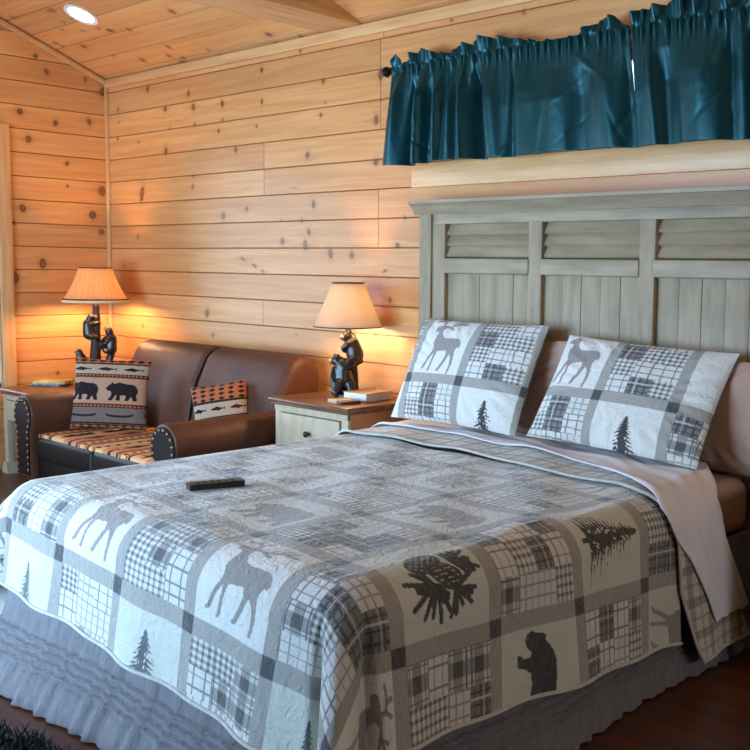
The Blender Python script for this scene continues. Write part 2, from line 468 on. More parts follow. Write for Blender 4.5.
def plaid(i, j, fu, fv, size, nsub=(3, 4), seed=0):
    """patchwork of small checks"""
    a = np.floor(fu*nsub[0]); b = np.floor(fv*nsub[1])
    pu = fu*nsub[0]-a; pv = fv*nsub[1]-b
    h = hash2(a+i*7+91, b+j*11+57, 3+seed)
    k = np.floor(h*5)
    tone = np.ones(fu.shape)
    def lines(x, pos, w): 
        r = np.zeros(x.shape, bool)
        for p in pos: r |= np.abs(x-p) < w
        return r
    # 0 light windowpane 1 gingham 2 dark check 3 broad tartan 4 pale check
    t0 = np.where(lines(pu, (.25, .75), .03) | lines(pv, (.3, .72), .03), .42, .98)
    g = (np.mod(pu*4, 1) < .45)*1.0+(np.mod(pv*4, 1) < .45)*1.0
    t1 = np.array([.98, .60, .28])[g.astype(int)]
    t2 = np.where(lines(pu, (.2, .5, .8), .035) | lines(pv, (.2, .5, .8), .035), .24, .40)
    t2 = np.where(lines(pu, (.35,), .02) | lines(pv, (.65,), .02), .8, t2)
    g3 = (np.abs(pu-.5) < .2)*1+(np.abs(pv-.45) < .22)*1
    t3 = np.array([.9, .52, .26])[g3]
    t3 = np.where(lines(pu, (.1, .9), .025) | lines(pv, (.1, .85), .025), .3, t3)
    t4 = np.where((np.mod(pu*3, 1) < .18) | (np.mod(pv*3, 1) < .18), .55, .95)
    tone = np.choose(k.astype(int).clip(0, 4), [t0, t1, t2, t3, t4])
    seam = (pu < .025) | (pv < .025)
    tone = np.where(seam, .36, tone)
    lo = np.array(lin(66, 66, 68)); hi = np.array(lin(220, 218, 210))
    tt = ((tone-.2)/.8).clip(0, 1)[..., None]
    return lo*(1-tt)+hi*tt

def block_pattern(s, t, motif, p=.34, sash=.024, par=0):
    i = np.floor(s/p); j = np.floor(t/p)
    fu = s/p-i; fv = t/p-j
    C = np.empty(s.shape+(3,))
    C[:] = P_OFFW
    m = sash/p
    bu = ((fu-m)/(1-2*m)); bv = ((fv-m)/(1-2*m))
    pl = np.mod(i+j+par, 2) == 1
    C[pl] = plaid(i[pl], j[pl], bu[pl].clip(0, .999), bv[pl].clip(0, .999), p)
    for (a, b) in sorted({(int(x), int(y)) for x, y in zip(i[~pl].ravel(), j[~pl].ravel())}):
        mk = (~pl) & (i == a) & (j == b)
        fn, col, ground = motif(a, b)
        sub = C[mk]; sub[:] = ground
        if fn is not None:
            ins = fn(bu[mk], bv[mk]); sub[ins] = col
        C[mk] = sub
    eu = (fu < m) | (fu > 1-m); ev = (fv < m) | (fv > 1-m)
    C[eu | ev] = P_SASH
    C[eu & ev] = P_SQ
    return C

# ------------------------------------------------------------------ plank walls
def plank_panel(name, O, U, V, Nn, ulen, vlen, pitch, v0, knots, ru, rv, mat, holes=(), joints=(), vmask=None, extra=0, thick=.10, smear=1.0, gd=.005, gw=.0035, vfine=-9):
    O, U, V, Nn = (np.array(x, float) for x in (O, U, V, Nn))
    ru2 = ru if isinstance(ru, tuple) else (ru, ulen, ru)
    us = set(np.round(np.arange(0, ru2[1], ru2[0]), 4)) | set(np.round(np.linspace(ru2[1], ulen, max(2, int((ulen-ru2[1])/ru2[2])+2)), 4))
    for (ju, jk) in joints:
        for d in (-.004, -.0015, .0015, .004): us.add(round(ju+d, 4))
    for h in holes: us |= {h[0], h[1]}
    us = np.array(sorted(x for x in us if 0 <= x <= ulen))
    vs = set(); k0 = int(math.floor((0-v0)/pitch)); k1 = int(math.ceil((vlen-v0)/pitch))
    for k in range(k0, k1+1):
        a = v0+k*pitch
        for d in (-gw*1.3, -gw*.5, 0, gw*.5, gw*1.3): vs.add(round(a+d, 5))
        n = max(2, int(pitch/(rv if a > vfine else rv*3)))
        for q in range(1, n): vs.add(round(a+pitch*q/n, 5))
    vs |= {0.0, round(vlen, 5)}
    for h in holes: vs |= {h[2], h[3]}
    vs = np.array(sorted(x for x in vs if 0 <= x <= vlen))
    keep = np.concatenate([[True], np.diff(vs) > 4e-4]); vs = vs[keep]
    uu, vv = np.meshgrid(us, vs, indexing='ij')
    rel = (vv-v0)/pitch; kk = np.floor(rel); fr = (rel-kk)*pitch
    dist = np.minimum(fr, pitch-fr)
    groove = np.clip(1-dist/(gw*1.3), 0, 1)
    dep = gd*groove
    jd = np.zeros_like(uu); seg = kk.copy()*1.0
    for (ju, jk) in joints:
        mk = kk == jk
        jd = np.where(mk, np.maximum(jd, np.clip(1-np.abs(uu-ju)/.0035, 0, 1)), jd)
        seg = np.where(mk & (uu > ju), seg+.37*jk+17.3, seg)
    K = np.zeros(uu.shape+(3,)); gv = vv.copy()
    for kn in knots:
        ku, kv, r = kn[:3]; r *= .62; ax = kn[3] if len(kn) > 3 else random.uniform(1.0, 1.7); ang = kn[4] if len(kn) > 4 else random.uniform(-.4, .4)
        w = max(r*9, .05)
        a0, a1 = np.searchsorted(us, [ku-w, ku+w]); b0, b1 = np.searchsorted(vs, [kv-w, kv+w])
        if a1 <= a0 or b1 <= b0: continue
        du = uu[a0:a1, b0:b1]-ku; dv = vv[a0:a1, b0:b1]-kv
        same = 1.0
        c, s_ = math.cos(ang), math.sin(ang)
        x, y = (du*c+dv*s_)/1.0, (-du*s_+dv*c)/ax
        d = np.sqrt(x*x+y*y)/r
        ring = np.clip(1.25-np.abs(d-.85)/.34, 0, 1); core = np.clip(1.15-d, 0, 1)*(.35+.4*random.random())
        dark = np.clip(np.maximum(ring*random.uniform(.75, 1), core), 0, 1)
        K[a0:a1, b0:b1, 0] = np.maximum(K[a0:a1, b0:b1, 0], dark)
        halo = np.exp(-(d/1.9)**2)*.55+.30*np.exp(-(du/(r*7))**2-(dv/(r*.7))**2)
        K[a0:a1, b0:b1, 1] = np.maximum(K[a0:a1, b0:b1, 1], np.clip(halo, 0, .9))
        gv[a0:a1, b0:b1] -= dv*.75*np.exp(-(du/(r*4))**2-(dv/(r*2.6))**2)
    K[..., 2] = np.clip(np.maximum(groove*.95, jd*.85), 0, 1)
    dep = np.maximum(dep, jd*.003)
    X = O+uu[..., None]*U+vv[..., None]*V-dep[..., None]*Nn
    nu, nv = uu.shape
    F = grid_faces(nu, nv)
    cu = ((uu[:-1, :-1]+uu[1:, 1:])/2).ravel(); cv = ((vv[:-1, :-1]+vv[1:, 1:])/2).ravel()
    ok = np.ones(len(F), bool)
    for h in holes: ok &= ~((cu > h[0]) & (cu < h[1]) & (cv > h[2]) & (cv < h[3]))
    if vmask is not None: ok &= vmask(cu, cv)
    F = F[ok]
    if np.dot(np.cross(U, V), Nn) < 0: F = F[:, ::-1]
    used = np.zeros(nu*nv, bool); used[F.ravel()] = True
    idx = np.cumsum(used)-1
    F = idx[F]; Xf = X.reshape(-1, 3)[used]
    G = np.stack([uu+extra*3.1, gv, seg+extra*41.7], -1).reshape(-1, 3)[used]; Kf = K.reshape(-1, 3)[used]
    me = np_mesh(name, Xf, F)
    attr_vec(me, 'grain', G); attr_color(me, 'knot', Kf)
    o = link(name, me, mat)
    me.set_sharp_from_angle(angle=math.radians(35))
    tag(o, kind='structure')
    return o

PW = .1467          # board pitch
Z0 = 2.2945         # a board joint on the back wall
RX, RY = 9.4, -4.4  # room extent
def ceil_z(y): return 2.525-.40*y if y > RY/2 else 2.525-.40*RY/2+.40*(y-RY/2)

BACKK = [(0.51,2.418,.022),(0.97,2.344,.018),(0.71,2.276,.022),(1.02,2.26,.022),(1.32,2.253,.018),(0.14,2.323,.013),(0.13,2.133,.013),(0.39,2.096,.009),(0.76,2.153,.009),(1.03,2.159,.009),(1.32,2.158,.009),(1.28,2.098,.013),(0.71,2.019,.022),(1.45,1.978,.018),(1.01,1.85,.011),(1.0,1.785,.013),(0.42,1.764,.031,2.2,-.3),(0.15,2.242,.007),(1.7,2.4,.018),(1.7,2.228,.013),(2.23,2.284,.018),(2.25,2.169,.007),(2.21,2.111,.013),(1.65,2.095,.009),(2.67,2.266,.022,1.7,0),(2.67,2.142,.007),(2.64,2.05,.02,1.6,0),(2.1,1.91,.02),(2.64,1.842,.022),(2.15,1.646,.018),(1.98,1.74,.013,.25,0),(0.36,1.491,.013),(1.32,1.603,.022),(1.55,1.638,.018),(0.95,1.269,.009),(0.18,1.298,.013),(1.14,1.021,.024),(1.2,0.893,.013),(0.4,0.909,.013),(1.51,1.352,.03,.3,-.42),(1.62,1.315,.03,.3,-.42),(1.70,1.285,.018,.5,-.42),(2.05,1.563,.011),(2.11,1.5,.018),(2.08,1.431,.022,1.7,.2),(1.88,1.451,.02),(1.87,1.569,.007),(2.29,1.383,.022),(2.46,1.378,.022),(2.8,1.426,.018),(2.71,1.299,.022,.35,.5),(2.64,0.977,.009),(2.0,0.937,.007),(2.85,1.56,.009),(2.75,1.154,.013),(2.04,2.466,.013),(3.15,2.461,.009),(3.58,2.434,.009)]
LEFTK = [(-0.41,2.521,.019),(-0.15,2.513,.013),(-0.03,2.449,.026),(-0.59,2.252,.026),(-0.36,2.207,.019),(-0.13,2.239,.019),(-0.54,2.088,.026),(-0.48,2.608,.019),(-0.29,1.956,.016),(-0.05,1.795,.034),(-0.59,1.654,.026),(-0.12,1.633,.034),(-0.65,1.558,.013),(-0.06,1.523,.026),(-0.47,1.307,.03),(-0.65,1.214,.03),(-0.29,1.812,.01),(-0.39,0.592,.013)]
v0b = Z0-15*PW
def jk(z): return int(math.floor((z-v0b)/PW))
joints = [(2.67, jk(2.36)), (2.67, jk(2.2)), (2.67, jk(2.08)), (1.715, jk(1.92)), (1.715, jk(1.78)), (1.70, jk(1.03)), (2.66, jk(1.63)), (2.66, jk(1.49)), (2.69, jk(2.5))]
WX0, WX1, WZ0, WZ1 = 3.02, 5.52, 1.832, 2.205      # transom window opening
plank_panel('wall_back', (0, 0, 0), (1, 0, 0), (0, 0, 1), (0, -1, 0), RX, 2.60, PW, v0b, BACKK, (.005, 3.15, .012), .005, M_wall, vfine=.75,
            holes=[(WX0, WX1, WZ0, WZ1)], joints=joints, extra=1)
LY0, LY1, LZ0, LZ1 = .748, 3.75, .50, 2.10          # left window opening (distance from back wall, height)
v0l = v0b
leftk = [(-a, b, c) for a, b, c in LEFTK]
plank_panel('wall_left', (0, 0, 0), (0, -1, 0), (0, 0, 1), (1, 0, 0), -RY, 3.80, PW, v0l, leftk, (.005, .75, .05), .005, M_wall, vfine=.5,
            holes=[(LY0, LY1, LZ0, LZ1)], vmask=lambda u, v: v < 2.62+.42*np.minimum(u, -RY-u), extra=2)
QY0, QY1, QZ0, QZ1 = .9, 2.5, 1.15, 2.05           # opening added in the unseen right wall to light the bed's side
plank_panel('wall_right', (RX, 0, 0), (0, -1, 0), (0, 0, 1), (-1, 0, 0), -RY, 3.80, PW, v0l, [], .1, .05, M_dkwall,
            holes=[(QY0, QY1, QZ0, QZ1)], vmask=lambda u, v: v < 2.62+.42*np.minimum(u, -RY-u), extra=3)
FX0, FX1, FZ0, FZ1 = 1.1, 3.9, .05, 2.05           # glass doors in the front wall
plank_panel('wall_front', (0, RY, 0), (1, 0, 0), (0, 0, 1), (0, 1, 0), RX, 2.60, PW, v0l, [], .1, .05, M_dkwall, holes=[(FX0, FX1, FZ0, FZ1)], extra=4)
# sloping ceiling: two panels
sl = math.hypot(1, .40); cosn = 1/sl; L = -RY/2*sl
cn = np.array([0, -.40, -1])/sl
ck = []
for k in range(75):
    ck.append((random.uniform(0.05, 3.6), random.uniform(0, 1.3), random.uniform(.012, .026)))
plank_panel('ceiling', (0, 0, 2.525), (1, 0, 0), (0, -1/sl, .40/sl), cn, RX, L, .165, .05, ck, (.007, 3.6, .05), .007, M_ceil, joints=[(1.9, 1), (3.1, 3), (1.2, 5)], extra=5)
plank_panel('ceiling_far_slope', (0, RY, 2.525), (1, 0, 0), (0, 1/sl, .40/sl), np.array([0, .40, -1])/sl, RX, L, .165, .05, [], .1, .05, M_ceil, extra=6)
fk = [(random.uniform(0, RX), random.uniform(0, -RY), .012) for _ in range(60)]
plank_panel('floor', (0, RY, 0), (1, 0, 0), (0, 1, 0), (0, 0, 1), RX, -RY, .13, 0, fk, .03, .03, M_floor, extra=7, gd=.0003, gw=.002)
# outer skins so that the shell has thickness
def shell(name, boxes, mat=M_trim):
    mb = MB()
    for b in boxes: mb.box(*b)
    return tag(mb.build(name, mat, smooth=False), kind='structure')
T = .12
shell('wall_back_studs', [(-T, RX+T, .012, T, 0, WZ0), (-T, RX+T, .012, T, WZ1, 2.62), (-T, WX0, .012, T, WZ0, WZ1), (WX1, RX+T, .012, T, WZ0, WZ1)])
shell('wall_left_studs', [(-T, -.012, RY, 0, 0, LZ0), (-T, -.012, RY, 0, LZ1, 3.9), (-T, -.012, -LY0, 0, LZ0, LZ1), (-T, -.012, RY, -LY1, LZ0, LZ1)])
shell('wall_right_studs', [(RX+.012, RX+T, RY, 0, 0, QZ0), (RX+.012, RX+T, RY, 0, QZ1, 3.9), (RX+.012, RX+T, -QY0, 0, QZ0, QZ1), (RX+.012, RX+T, RY, -QY1, QZ0, QZ1)])
shell('wall_front_studs', [(-T, RX+T, RY-T, RY-.012, 0, FZ0), (-T, RX+T, RY-T, RY-.012, FZ1, 2.62), (-T, FX0, RY-T, RY-.012, FZ0, FZ1), (FX1, RX+T, RY-T, RY-.012, FZ0, FZ1)])
mb = MB()
h = ceil_z(RY/2)
mb.prism([(0.05, 2.515), (RY/2, h+.03), (RY-.05, 2.515), (RY-.05, 2.70), (RY/2, h+.2), (0.05, 2.70)], 0, -T, RX+T)
tag(mb.build('roof', M_trim, smooth=False), kind='structure')
tag(MB().box(-T, RX+T, RY-T, T, -.15, -.012).build('floor_slab', M_spring, smooth=False), kind='structure')

# trims
def trim(name, mb, mat): return tag(mb.build(name, mat), kind='structure')
trim('trim_1', MB().box(.022, RX, -.024, .0, 2.468, 2.523, .004), M_trimx)           # along the back wall under the ceiling
ang = math.atan(.40)
mb = MB().box(0, L-.05, -.028, 0, 0, .024, .004)
M_ = Matrix(((0, 0, 1, .0), (-math.cos(ang), math.sin(ang), 0, -.002), (math.sin(ang), math.cos(ang), 0, 2.518), (0, 0, 0, 1)))
mb2 = MB().box(0, L-.05, -.03, 0, 0, .022, .004, M=M_); trim('trim_2', mb2, M_trim)     # rake on the left wall
trim('trim_3', MB().box(0, .022, -.022, 0, 0, 2.50, .005), M_trim)                     # corner bead
trim('baseboard_back', MB().box(.022, RX, -.016, 0, 0, .10, .003), M_trimx)
trim('baseboard_left', MB().box(0, .016, RY, -.022, 0, .10, .003), M_trim)
# tie beam across the vault
trim('ceiling_beam', MB().box(2.245, 2.545, RY, -.001, 2.524, 2.74, .006), simple('pine_beam', lin(226, 182, 130), .45, col2=lin(200, 146, 92), nscale=2, stretch=(16, 1.2, 16)))

# windows
def window(name, cas, jamb_boxes, pane_box, muntins=()):
    r = empty(name); tag(r, kind='structure')
    mb = MB()
    for b in cas: mb.box(*b, .004)
    mb.build('casing', M_trimx if name == 'window_1' else M_trim, r)
    mb = MB()
    for b in jamb_boxes: mb.box(*b)
    mb.build('window_frame', M_white, r, smooth=False)
    MB().box(*pane_box).build('pane', M_glass, r, smooth=False)
    return r
window('window_1', [(2.915, 5.62, -.022, 0, 1.703, 1.818), (2.915, 5.62, -.022, 0, 2.215, 2.30), (2.915, 3.01, -.022, 0, 1.818, 2.215), (5.53, 5.62, -.022, 0, 1.818, 2.215)],
       [(WX0, WX1, .03, .09, WZ0, WZ0+.035), (WX0, WX1, .03, .09, WZ1-.035, WZ1), (WX0, WX0+.035, .03, .09, WZ0, WZ1), (WX1-.035, WX1, .03, .09, WZ0, WZ1), (4.25, 4.29, .03, .09, WZ0, WZ1)],
       (WX0, WX1, .055, .061, WZ0, WZ1))
window('window_2', [(0, .022, -.748, -.668, .44, 2.165), (0, .022, -3.83, -3.75, .44, 2.165), (0, .022, -3.75, -.748, 2.085, 2.165), (0, .022, -3.75, -.748, .44, .52)],
       [(-.09, -.03, -LY1, -LY0, LZ0, LZ0+.05), (-.09, -.03, -LY1, -LY0, LZ1-.05, LZ1), (-.09, -.03, -LY0-.05, -LY0, LZ0, LZ1), (-.09, -.03, -LY1, -LY1+.05, LZ0, LZ1), (-.09, -.03, -2.28, -2.22, LZ0, LZ1)],
       (-.062, -.056, -LY1, -LY0, LZ0, LZ1))
window('window_3', [(FX0-.09, FX0, RY, RY+.022, 0, 2.14), (FX1, FX1+.09, RY, RY+.022, 0, 2.14), (FX0, FX1, RY, RY+.022, 2.05, 2.14)],
       [(FX0, FX1, RY-.09, RY-.03, FZ0, FZ0+.09), (FX0, FX1, RY-.09, RY-.03, FZ1-.09, FZ1), (FX0, FX0+.09, RY-.09, RY-.03, FZ0, FZ1), (FX1-.09, FX1, RY-.09, RY-.03, FZ0, FZ1), (2.45, 2.55, RY-.09, RY-.03, FZ0, FZ1)],
       (FX0, FX1, RY-.062, RY-.056, FZ0, FZ1))
window('added_window_right', [(RX-.022, RX, -QY0, -QY0+.09, QZ0-.09, QZ1+.09), (RX-.022, RX, -QY1-.09, -QY1, QZ0-.09, QZ1+.09), (RX-.022, RX, -QY1, -QY0, QZ1, QZ1+.09), (RX-.022, RX, -QY1, -QY0, QZ0-.09, QZ0)],  # added window, made up to brighten the right side of the bed
       [(RX+.03, RX+.09, -QY1, -QY0, QZ0, QZ0+.05), (RX+.03, RX+.09, -QY1, -QY0, QZ1-.05, QZ1), (RX+.03, RX+.09, -QY0-.05, -QY0, QZ0, QZ1), (RX+.03, RX+.09, -QY1, -QY1+.05, QZ0, QZ1)],
       (RX+.056, RX+.062, -QY1, -QY0, QZ0, QZ1))
# electric downlights
def downlight(x, y, label):
    z = ceil_z(y)
    r = empty('recessed_ceiling_light', (x, y, z)); tag(r, label, 'ceiling light')
    a = math.atan(.40) if y > RY/2 else -math.atan(.40)
    R = Matrix.Rotation(-a, 4, 'X')
    MB().lathe([(.075, -.004), (.098, -.006), (.100, -.002), (.098, .004), (.075, .004)], n=40, cap=False, M=R).build('trim_ring', M_white, r)
    MB().lathe([(.001, -.003), (.05, -.003), (.076, -.001)], n=40, cap=False, M=R).build('lens', M_lens, r)
    return r
downlight(.72, -.545, 'round white recessed ceiling light glowing on the sloped pine ceiling at left')
for (x, y) in ((4.3, -1.55), (2.4, -3.3), (6.3, -1.35)):  # unseen extras; the rightmost is added to brighten the bed's side
    downlight(x, y, 'round recessed ceiling light, one of the extras added overhead outside the picture')['group'] = 'extra downlights added overhead outside the picture'

# ------------------------------------------------------------------ curtain rod and valances
ROD_Z, ROD_Y = 2.252, -.085
r = empty('curtain_rod', (2.84, ROD_Y, ROD_Z)); tag(r, 'dark iron curtain rod with a round ball finial above the teal valances', 'curtain rod')
Rx = Matrix.Rotation(PI/2, 4, 'Y')
MB().tube([(.0, 0, 0), (2.86, 0, 0)], .009, 12).build('rod', M_iron, r)
for x, s in ((0, -1), (2.86, 1)):
    mb = MB().lathe([(.009, 0), (.016, .004), (.010, .012), (.018, .020), (.026, .034), (.022, .050), (.012, .058), (.002, .060)], n=20, M=Matrix.Rotation(s*PI/2, 4, 'Y'))
    mb.build('finial', M_iron, r, M=Matrix.Translation((x, 0, 0)))
for x in (.02, 2.83):
    MB().box(x-.006, x+.006, 0, .063, -.006, .006).box(x-.015, x+.015, .060, .084, -.03, .03, .003).build('bracket', M_iron, r)

def valance(x0, x1, label, seed, folds, head, bottom, x1b=None, x0b=None):
    rg = np.random.default_rng(seed)
    nu, nv = 420, 90
    u = np.linspace(0, 1, nu); v = np.linspace(0, 1, nv)
    U, Vv = np.meshgrid(u, v, indexing='ij')
    top = head(u)[:, None]; bot = bottom(u)[:, None]
    # rows: 0..0.12 header, .12-.2 rod pocket, rest drop
    zr = np.where(Vv < .13, top+(ROD_Z+.014-top)*(Vv/.13), np.where(Vv < .20, ROD_Z+.014-.034*(Vv-.13)/.07, ROD_Z-.020+(bot-ROD_Z+.020)*((Vv-.20)/.80)))
    xa = x0+(((x0b if x0b is not None else x0)-x0)*np.clip((Vv-.2)/.8, 0, 1)); xb = x1+(((x1b if x1b is not None else x1)-x1)*np.clip((Vv-.2)/.8, 0, 1))
    ph = np.cumsum(np.interp(u, np.linspace(0, 1, 24), rg.uniform(.5, 1.6, 24)))/nu
    fine = (np.sin(2*PI*34*ph)*.6+np.sin(2*PI*55*ph+1)*.4)[:, None]
    ruff = (np.sin(2*PI*13*ph+.5)+.6*np.sin(2*PI*21*ph+2))[:, None]
    dn = np.clip((Vv-.2)/.8, 0, 1)
    near = np.exp(-((Vv-.165)/.05)**2)
    hd = np.clip(1-Vv/.13, 0, 1)
    y = ROD_Y-.020-.005*fine*near-.006*fine*np.exp(-dn*9)*(Vv > .13)-(.008*fine+.014*ruff)*hd**.7
    # folds: (place, width, depth towards the room, drift sideways, where it starts)
    for (u0, w0, a0, dr, st) in folds:
        wv = w0*(.6+.7*dn)
        y = y-1.55*a0*np.exp(-((U-u0-dr*dn)/wv)**2)*np.clip((dn-st)*3.5, 0, 1)
    # loose creases of the stiff satin
    for _ in range(26):
        cu, cv = rg.uniform(0, 1), rg.uniform(.25, 1.0); an = rg.uniform(-1.1, 1.1); L_ = rg.uniform(.03, .10); w_ = rg.uniform(.006, .014)
        du, dv = (U-cu)*1.4, (Vv-cv)*.45
        p_, q_ = du*math.sin(an)+dv*math.cos(an), du*math.cos(an)-dv*math.sin(an)
        y = y-rg.uniform(-.005, .005)*np.exp(-(p_/L_)**2-(q_/w_)**2)
    y = y-.012*np.clip(dn*2, 0, 1)
    y = np.minimum(y, -.030)
    X = xa+(xb-xa)*U+.004*np.cos(2*PI*13*ph)[:, None]*dn
    zr = zr+.0035*ruff*hd
    P = np.stack([X, y, zr], -1).reshape(-1, 3)
    me = np_mesh('valance', P, grid_faces(nu, nv))
    o = link('valance', me, M_satin)
    sd = o.modifiers.new('thickness', 'SOLIDIFY'); sd.thickness = .003
    tag(o, label, 'curtain', 'teal valances on the rod')
    return o
hx1 = lambda pts: (lambda u: np.interp(u, [p[0] for p in pts], [p[1] for p in pts])+.003*np.sin(u*60)*np.exp(-((u-.2)/.25)**2))
valance(2.868, 4.205, 'teal satin valance on the rod end with the ball finial, gathered in deep folds', 3,
        [(.045, .028, .030, .0, 0), (.115, .020, -.030, .01, .05), (.165, .022, .038, .0, 0), (.205, .016, -.012, .0, .1), (.245, .020, .034, .01, 0), (.300, .016, .022, .005, .1),
         (.345, .014, .026, .02, 0), (.395, .024, -.040, .03, .02), (.46, .035, .020, .03, .1), (.60, .05, .012, .02, .1), (.56, .012, -.012, .0, 0), (.72, .06, .016, .0, .2), (.82, .03, -.012, .0, .2), (.90, .04, .014, .02, .1), (.985, .02, -.012, 0, .1)],
        hx1([(0, 2.285), (.02, 2.318), (.05, 2.275), (.09, 2.308), (.15, 2.325), (.20, 2.305), (.26, 2.282), (.31, 2.312), (.37, 2.312), (.41, 2.335), (.47, 2.318), (.52, 2.312), (.58, 2.292), (.66, 2.272), (.74, 2.258), (.82, 2.275), (.90, 2.315), (.94, 2.318), (.97, 2.285), (1, 2.262)]),
        lambda u: 1.803-.004*np.sin(u*14), x1b=4.262, x0b=2.822)
valance(4.215, 5.66, 'teal satin valance hanging flat and shiny right of the gap between the pair', 8,
        [(.05, .02, .014, .01, 0), (.10, .03, -.014, .0, .15), (.20, .06, .020, .01, .1), (.29, .02, -.012, .0, 0), (.36, .026, -.045, .01, 0), (.42, .03, .035, .01, 0), (.52, .03, -.03, 0, .1),
         (.60, .03, .03, 0, 0), (.70, .03, -.03, 0, .1), (.78, .03, .03, 0, 0), (.88, .03, -.025, 0, .1), (.95, .03, .03, 0, 0)],
        hx1([(0, 2.315), (.05, 2.325), (.12, 2.335), (.22, 2.352), (.26, 2.345), (.31, 2.300), (.36, 2.300), (.41, 2.345), (.5, 2.33), (.7, 2.31), (.85, 2.33), (1, 2.30)]),
        lambda u: 1.799+.003*np.sin(u*11), x0b=4.268)

# ------------------------------------------------------------------ bed: headboard
bed = empty('bed', (4.0, -.09, 0)); tag(bed, 'sage grey wooden bed with louvered headboard panels against the pine wall', 'bed')
B = Matrix.Translation((-4.0+.026, .09, 0))
HX0, HX1 = 3.028, 4.972
def hb(name, mb, mat): 
    return mb.build(name, mat, bed, M=B)
for x0 in (HX0, HX1-.078):
    hb('post', MB().box(x0, x0+.078, -.105, -.03, 0, 1.567, .005), M_sage)
hb('top_rail', MB().box(HX0+.078, HX1-.078, -.092, -.035, 1.520, 1.567, .003), M_sageh)
hb('crown', MB().prism([(-.028, 1.566), (-.108, 1.566), (-.112, 1.576), (-.118, 1.580), (-.122, 1.592), (-.138, 1.606), (-.142, 1.612), (-.152, 1.614), (-.154, 1.628), (-.028, 1.628)], 0, HX0-.030, HX1+.030), M_sageh)
st = [(3.106, 3.186), (3.683, 3.756), (4.244, 4.318), (4.814, 4.894)]
for a, b in st:
    hb('stile', MB().box(a, b, -.094, -.04, .30, 1.524, .005), M_sage)
pan = [(3.186, 3.683), (3.756, 4.244), (4.318, 4.814)]
for a, b in pan:
    for k in range(3):
        z0 = 1.372+k*.050
        hb('louver', MB().prism([(-.050, z0+.052), (-.058, z0+.054), (-.080, z0+.004), (-.074, z0-.003), (-.045, z0+.010)], 0, a+.0015, b-.0015), M_sageh)
    hb('mid_rail', MB().box(a-.004, b+.004, -.100, -.045, 1.294, 1.364, .007, 3), M_sageh)
    mb = MB(); n = 5
    w = (b-a)/n
    for k in range(n):
        mb.box(a+k*w+.0008, a+(k+1)*w-.0008, -.070-.0015*(k % 2), -.05, .38, 1.31, .0010)
    hb('panel_boards', mb, M_sage)
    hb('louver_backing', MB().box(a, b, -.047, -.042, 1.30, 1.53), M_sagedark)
hb('bottom_rail', MB().box(HX0+.078, HX1-.078, -.092, -.035, .30, .40, .004), M_sageh)
for x in (3.26, 4.68):
    hb('side_rail', MB().box(x, x+.028, -2.02, -.10, .08, .138, .004), M_sage)
for x in (3.25, 4.668):
    hb('leg', MB().box(x, x+.05, -2.02, -1.97, 0, .079, .004), M_sage)

# mattress set
XC = 3.988
tag(MB().box(XC-.79, XC+.79, -2.06, -.115, .14, .36, .03, 4).build('box_spring', M_spring), 'grey box spring hidden behind the gathered bed skirt', 'box spring')
mt = MB().box(XC-.80, XC+.80, -2.09, -.112, .362, .562, .05, 5).build('mattress', M_matt); tag(mt, 'thick queen mattress under the quilt and sheets', 'mattress')
fs = MB().box(XC-.815, XC+.815, -2.10, -.108, .365, .575, .06, 6).build('fitted_sheet', M_peach)
tag(fs, 'peach fitted sheet showing on the mattress beside the right pillow', 'sheet')

# ---- cloth over the bed
TOP, W, YF, RR = .605, .882, -2.149, .118
QROT, QPIV = .061, -1.3          # the quilt lies slightly turned on the bed
def qturn(s, t):
    c, n = math.cos(QROT), math.sin(QROT)
    return s*c+(t-QPIV)*n, -s*n+(t-QPIV)*c+QPIV
def drape(s, t, off=0., corner=True, wav=True, seed=0.):
    """cloth coords -> world. s across (0 in the middle), t = y along; off = distance above the quilt surface"""
    xi = W-RR; yi = YF+RR
    ds = np.maximum(np.abs(s)-xi, 0); dt = np.maximum(yi-t, 0)
    r = np.hypot(ds, dt)
    phi = np.arctan2(dt, np.maximum(ds, 1e-9))
    q = RR*PI/2
    out = np.where(r < q, RR*np.sin(np.minimum(r, q)/RR), RR+.11*(r-q))
    drop = np.where(r < q, RR*(1-np.cos(np.minimum(r, q)/RR)), RR+.995*(r-q))
    hang = np.clip((drop-.06)/.3, 0, 1.6)
    sgn = np.where(s >= 0, 1., -1.)
    # soft waves on straight sides
    if wav:
        wv = .010*np.sin(s*11+1.3)+.006*np.sin(s*23+.4)
        wu = .010*np.sin(t*9+.7)+.007*np.sin(t*19+2)
        out = out+hang*(np.where(dt > 0, wv, 0)*np.sin(phi)**2+np.where(ds > 0, wu, 0)*np.cos(phi)**2)
    if corner:
        win = np.sin(2*phi)**2
        d = np.degrees(phi)
        pk = np.exp(-((d-50)/17)**2)*1.05-.75*np.exp(-((d-77)/8)**2)-.60*np.exp(-((d-17)/9)**2)
        A = np.clip(r-.11, 0, 1)*.42
        inc = (ds > 0) & (dt > 0)
        out = np.where(inc, np.maximum(out+A*pk*np.minimum(win*2.2, 1), np.minimum(out, .080+.07*r)), out)
        ph2 = phi+np.where(inc, np.clip((r-.1)*.9, 0, .5)*np.sin(4*phi)*.22, 0)
    else:
        ph2 = phi
    n_out = off*np.sin(np.minimum(r, q)/RR); n_up = off*np.cos(np.minimum(r, q)/RR)
    x = sgn*(np.minimum(np.abs(s), xi)+(out+n_out)*np.cos(ph2)*(ds > 0))
    y = np.maximum(t, yi)-(out+n_out)*np.where(ds > 0, np.sin(ph2), 1.)*(dt > 0)
    z = TOP-drop+n_up
    # gentle puffiness of the top
    z = z+np.where(r < .02, .004*np.sin(s*9+.5)*np.sin(t*8)+.003*np.sin(s*17+t*13), 0)*np.clip(1-r/.02, 0, 1)
    return XC+x, y, z

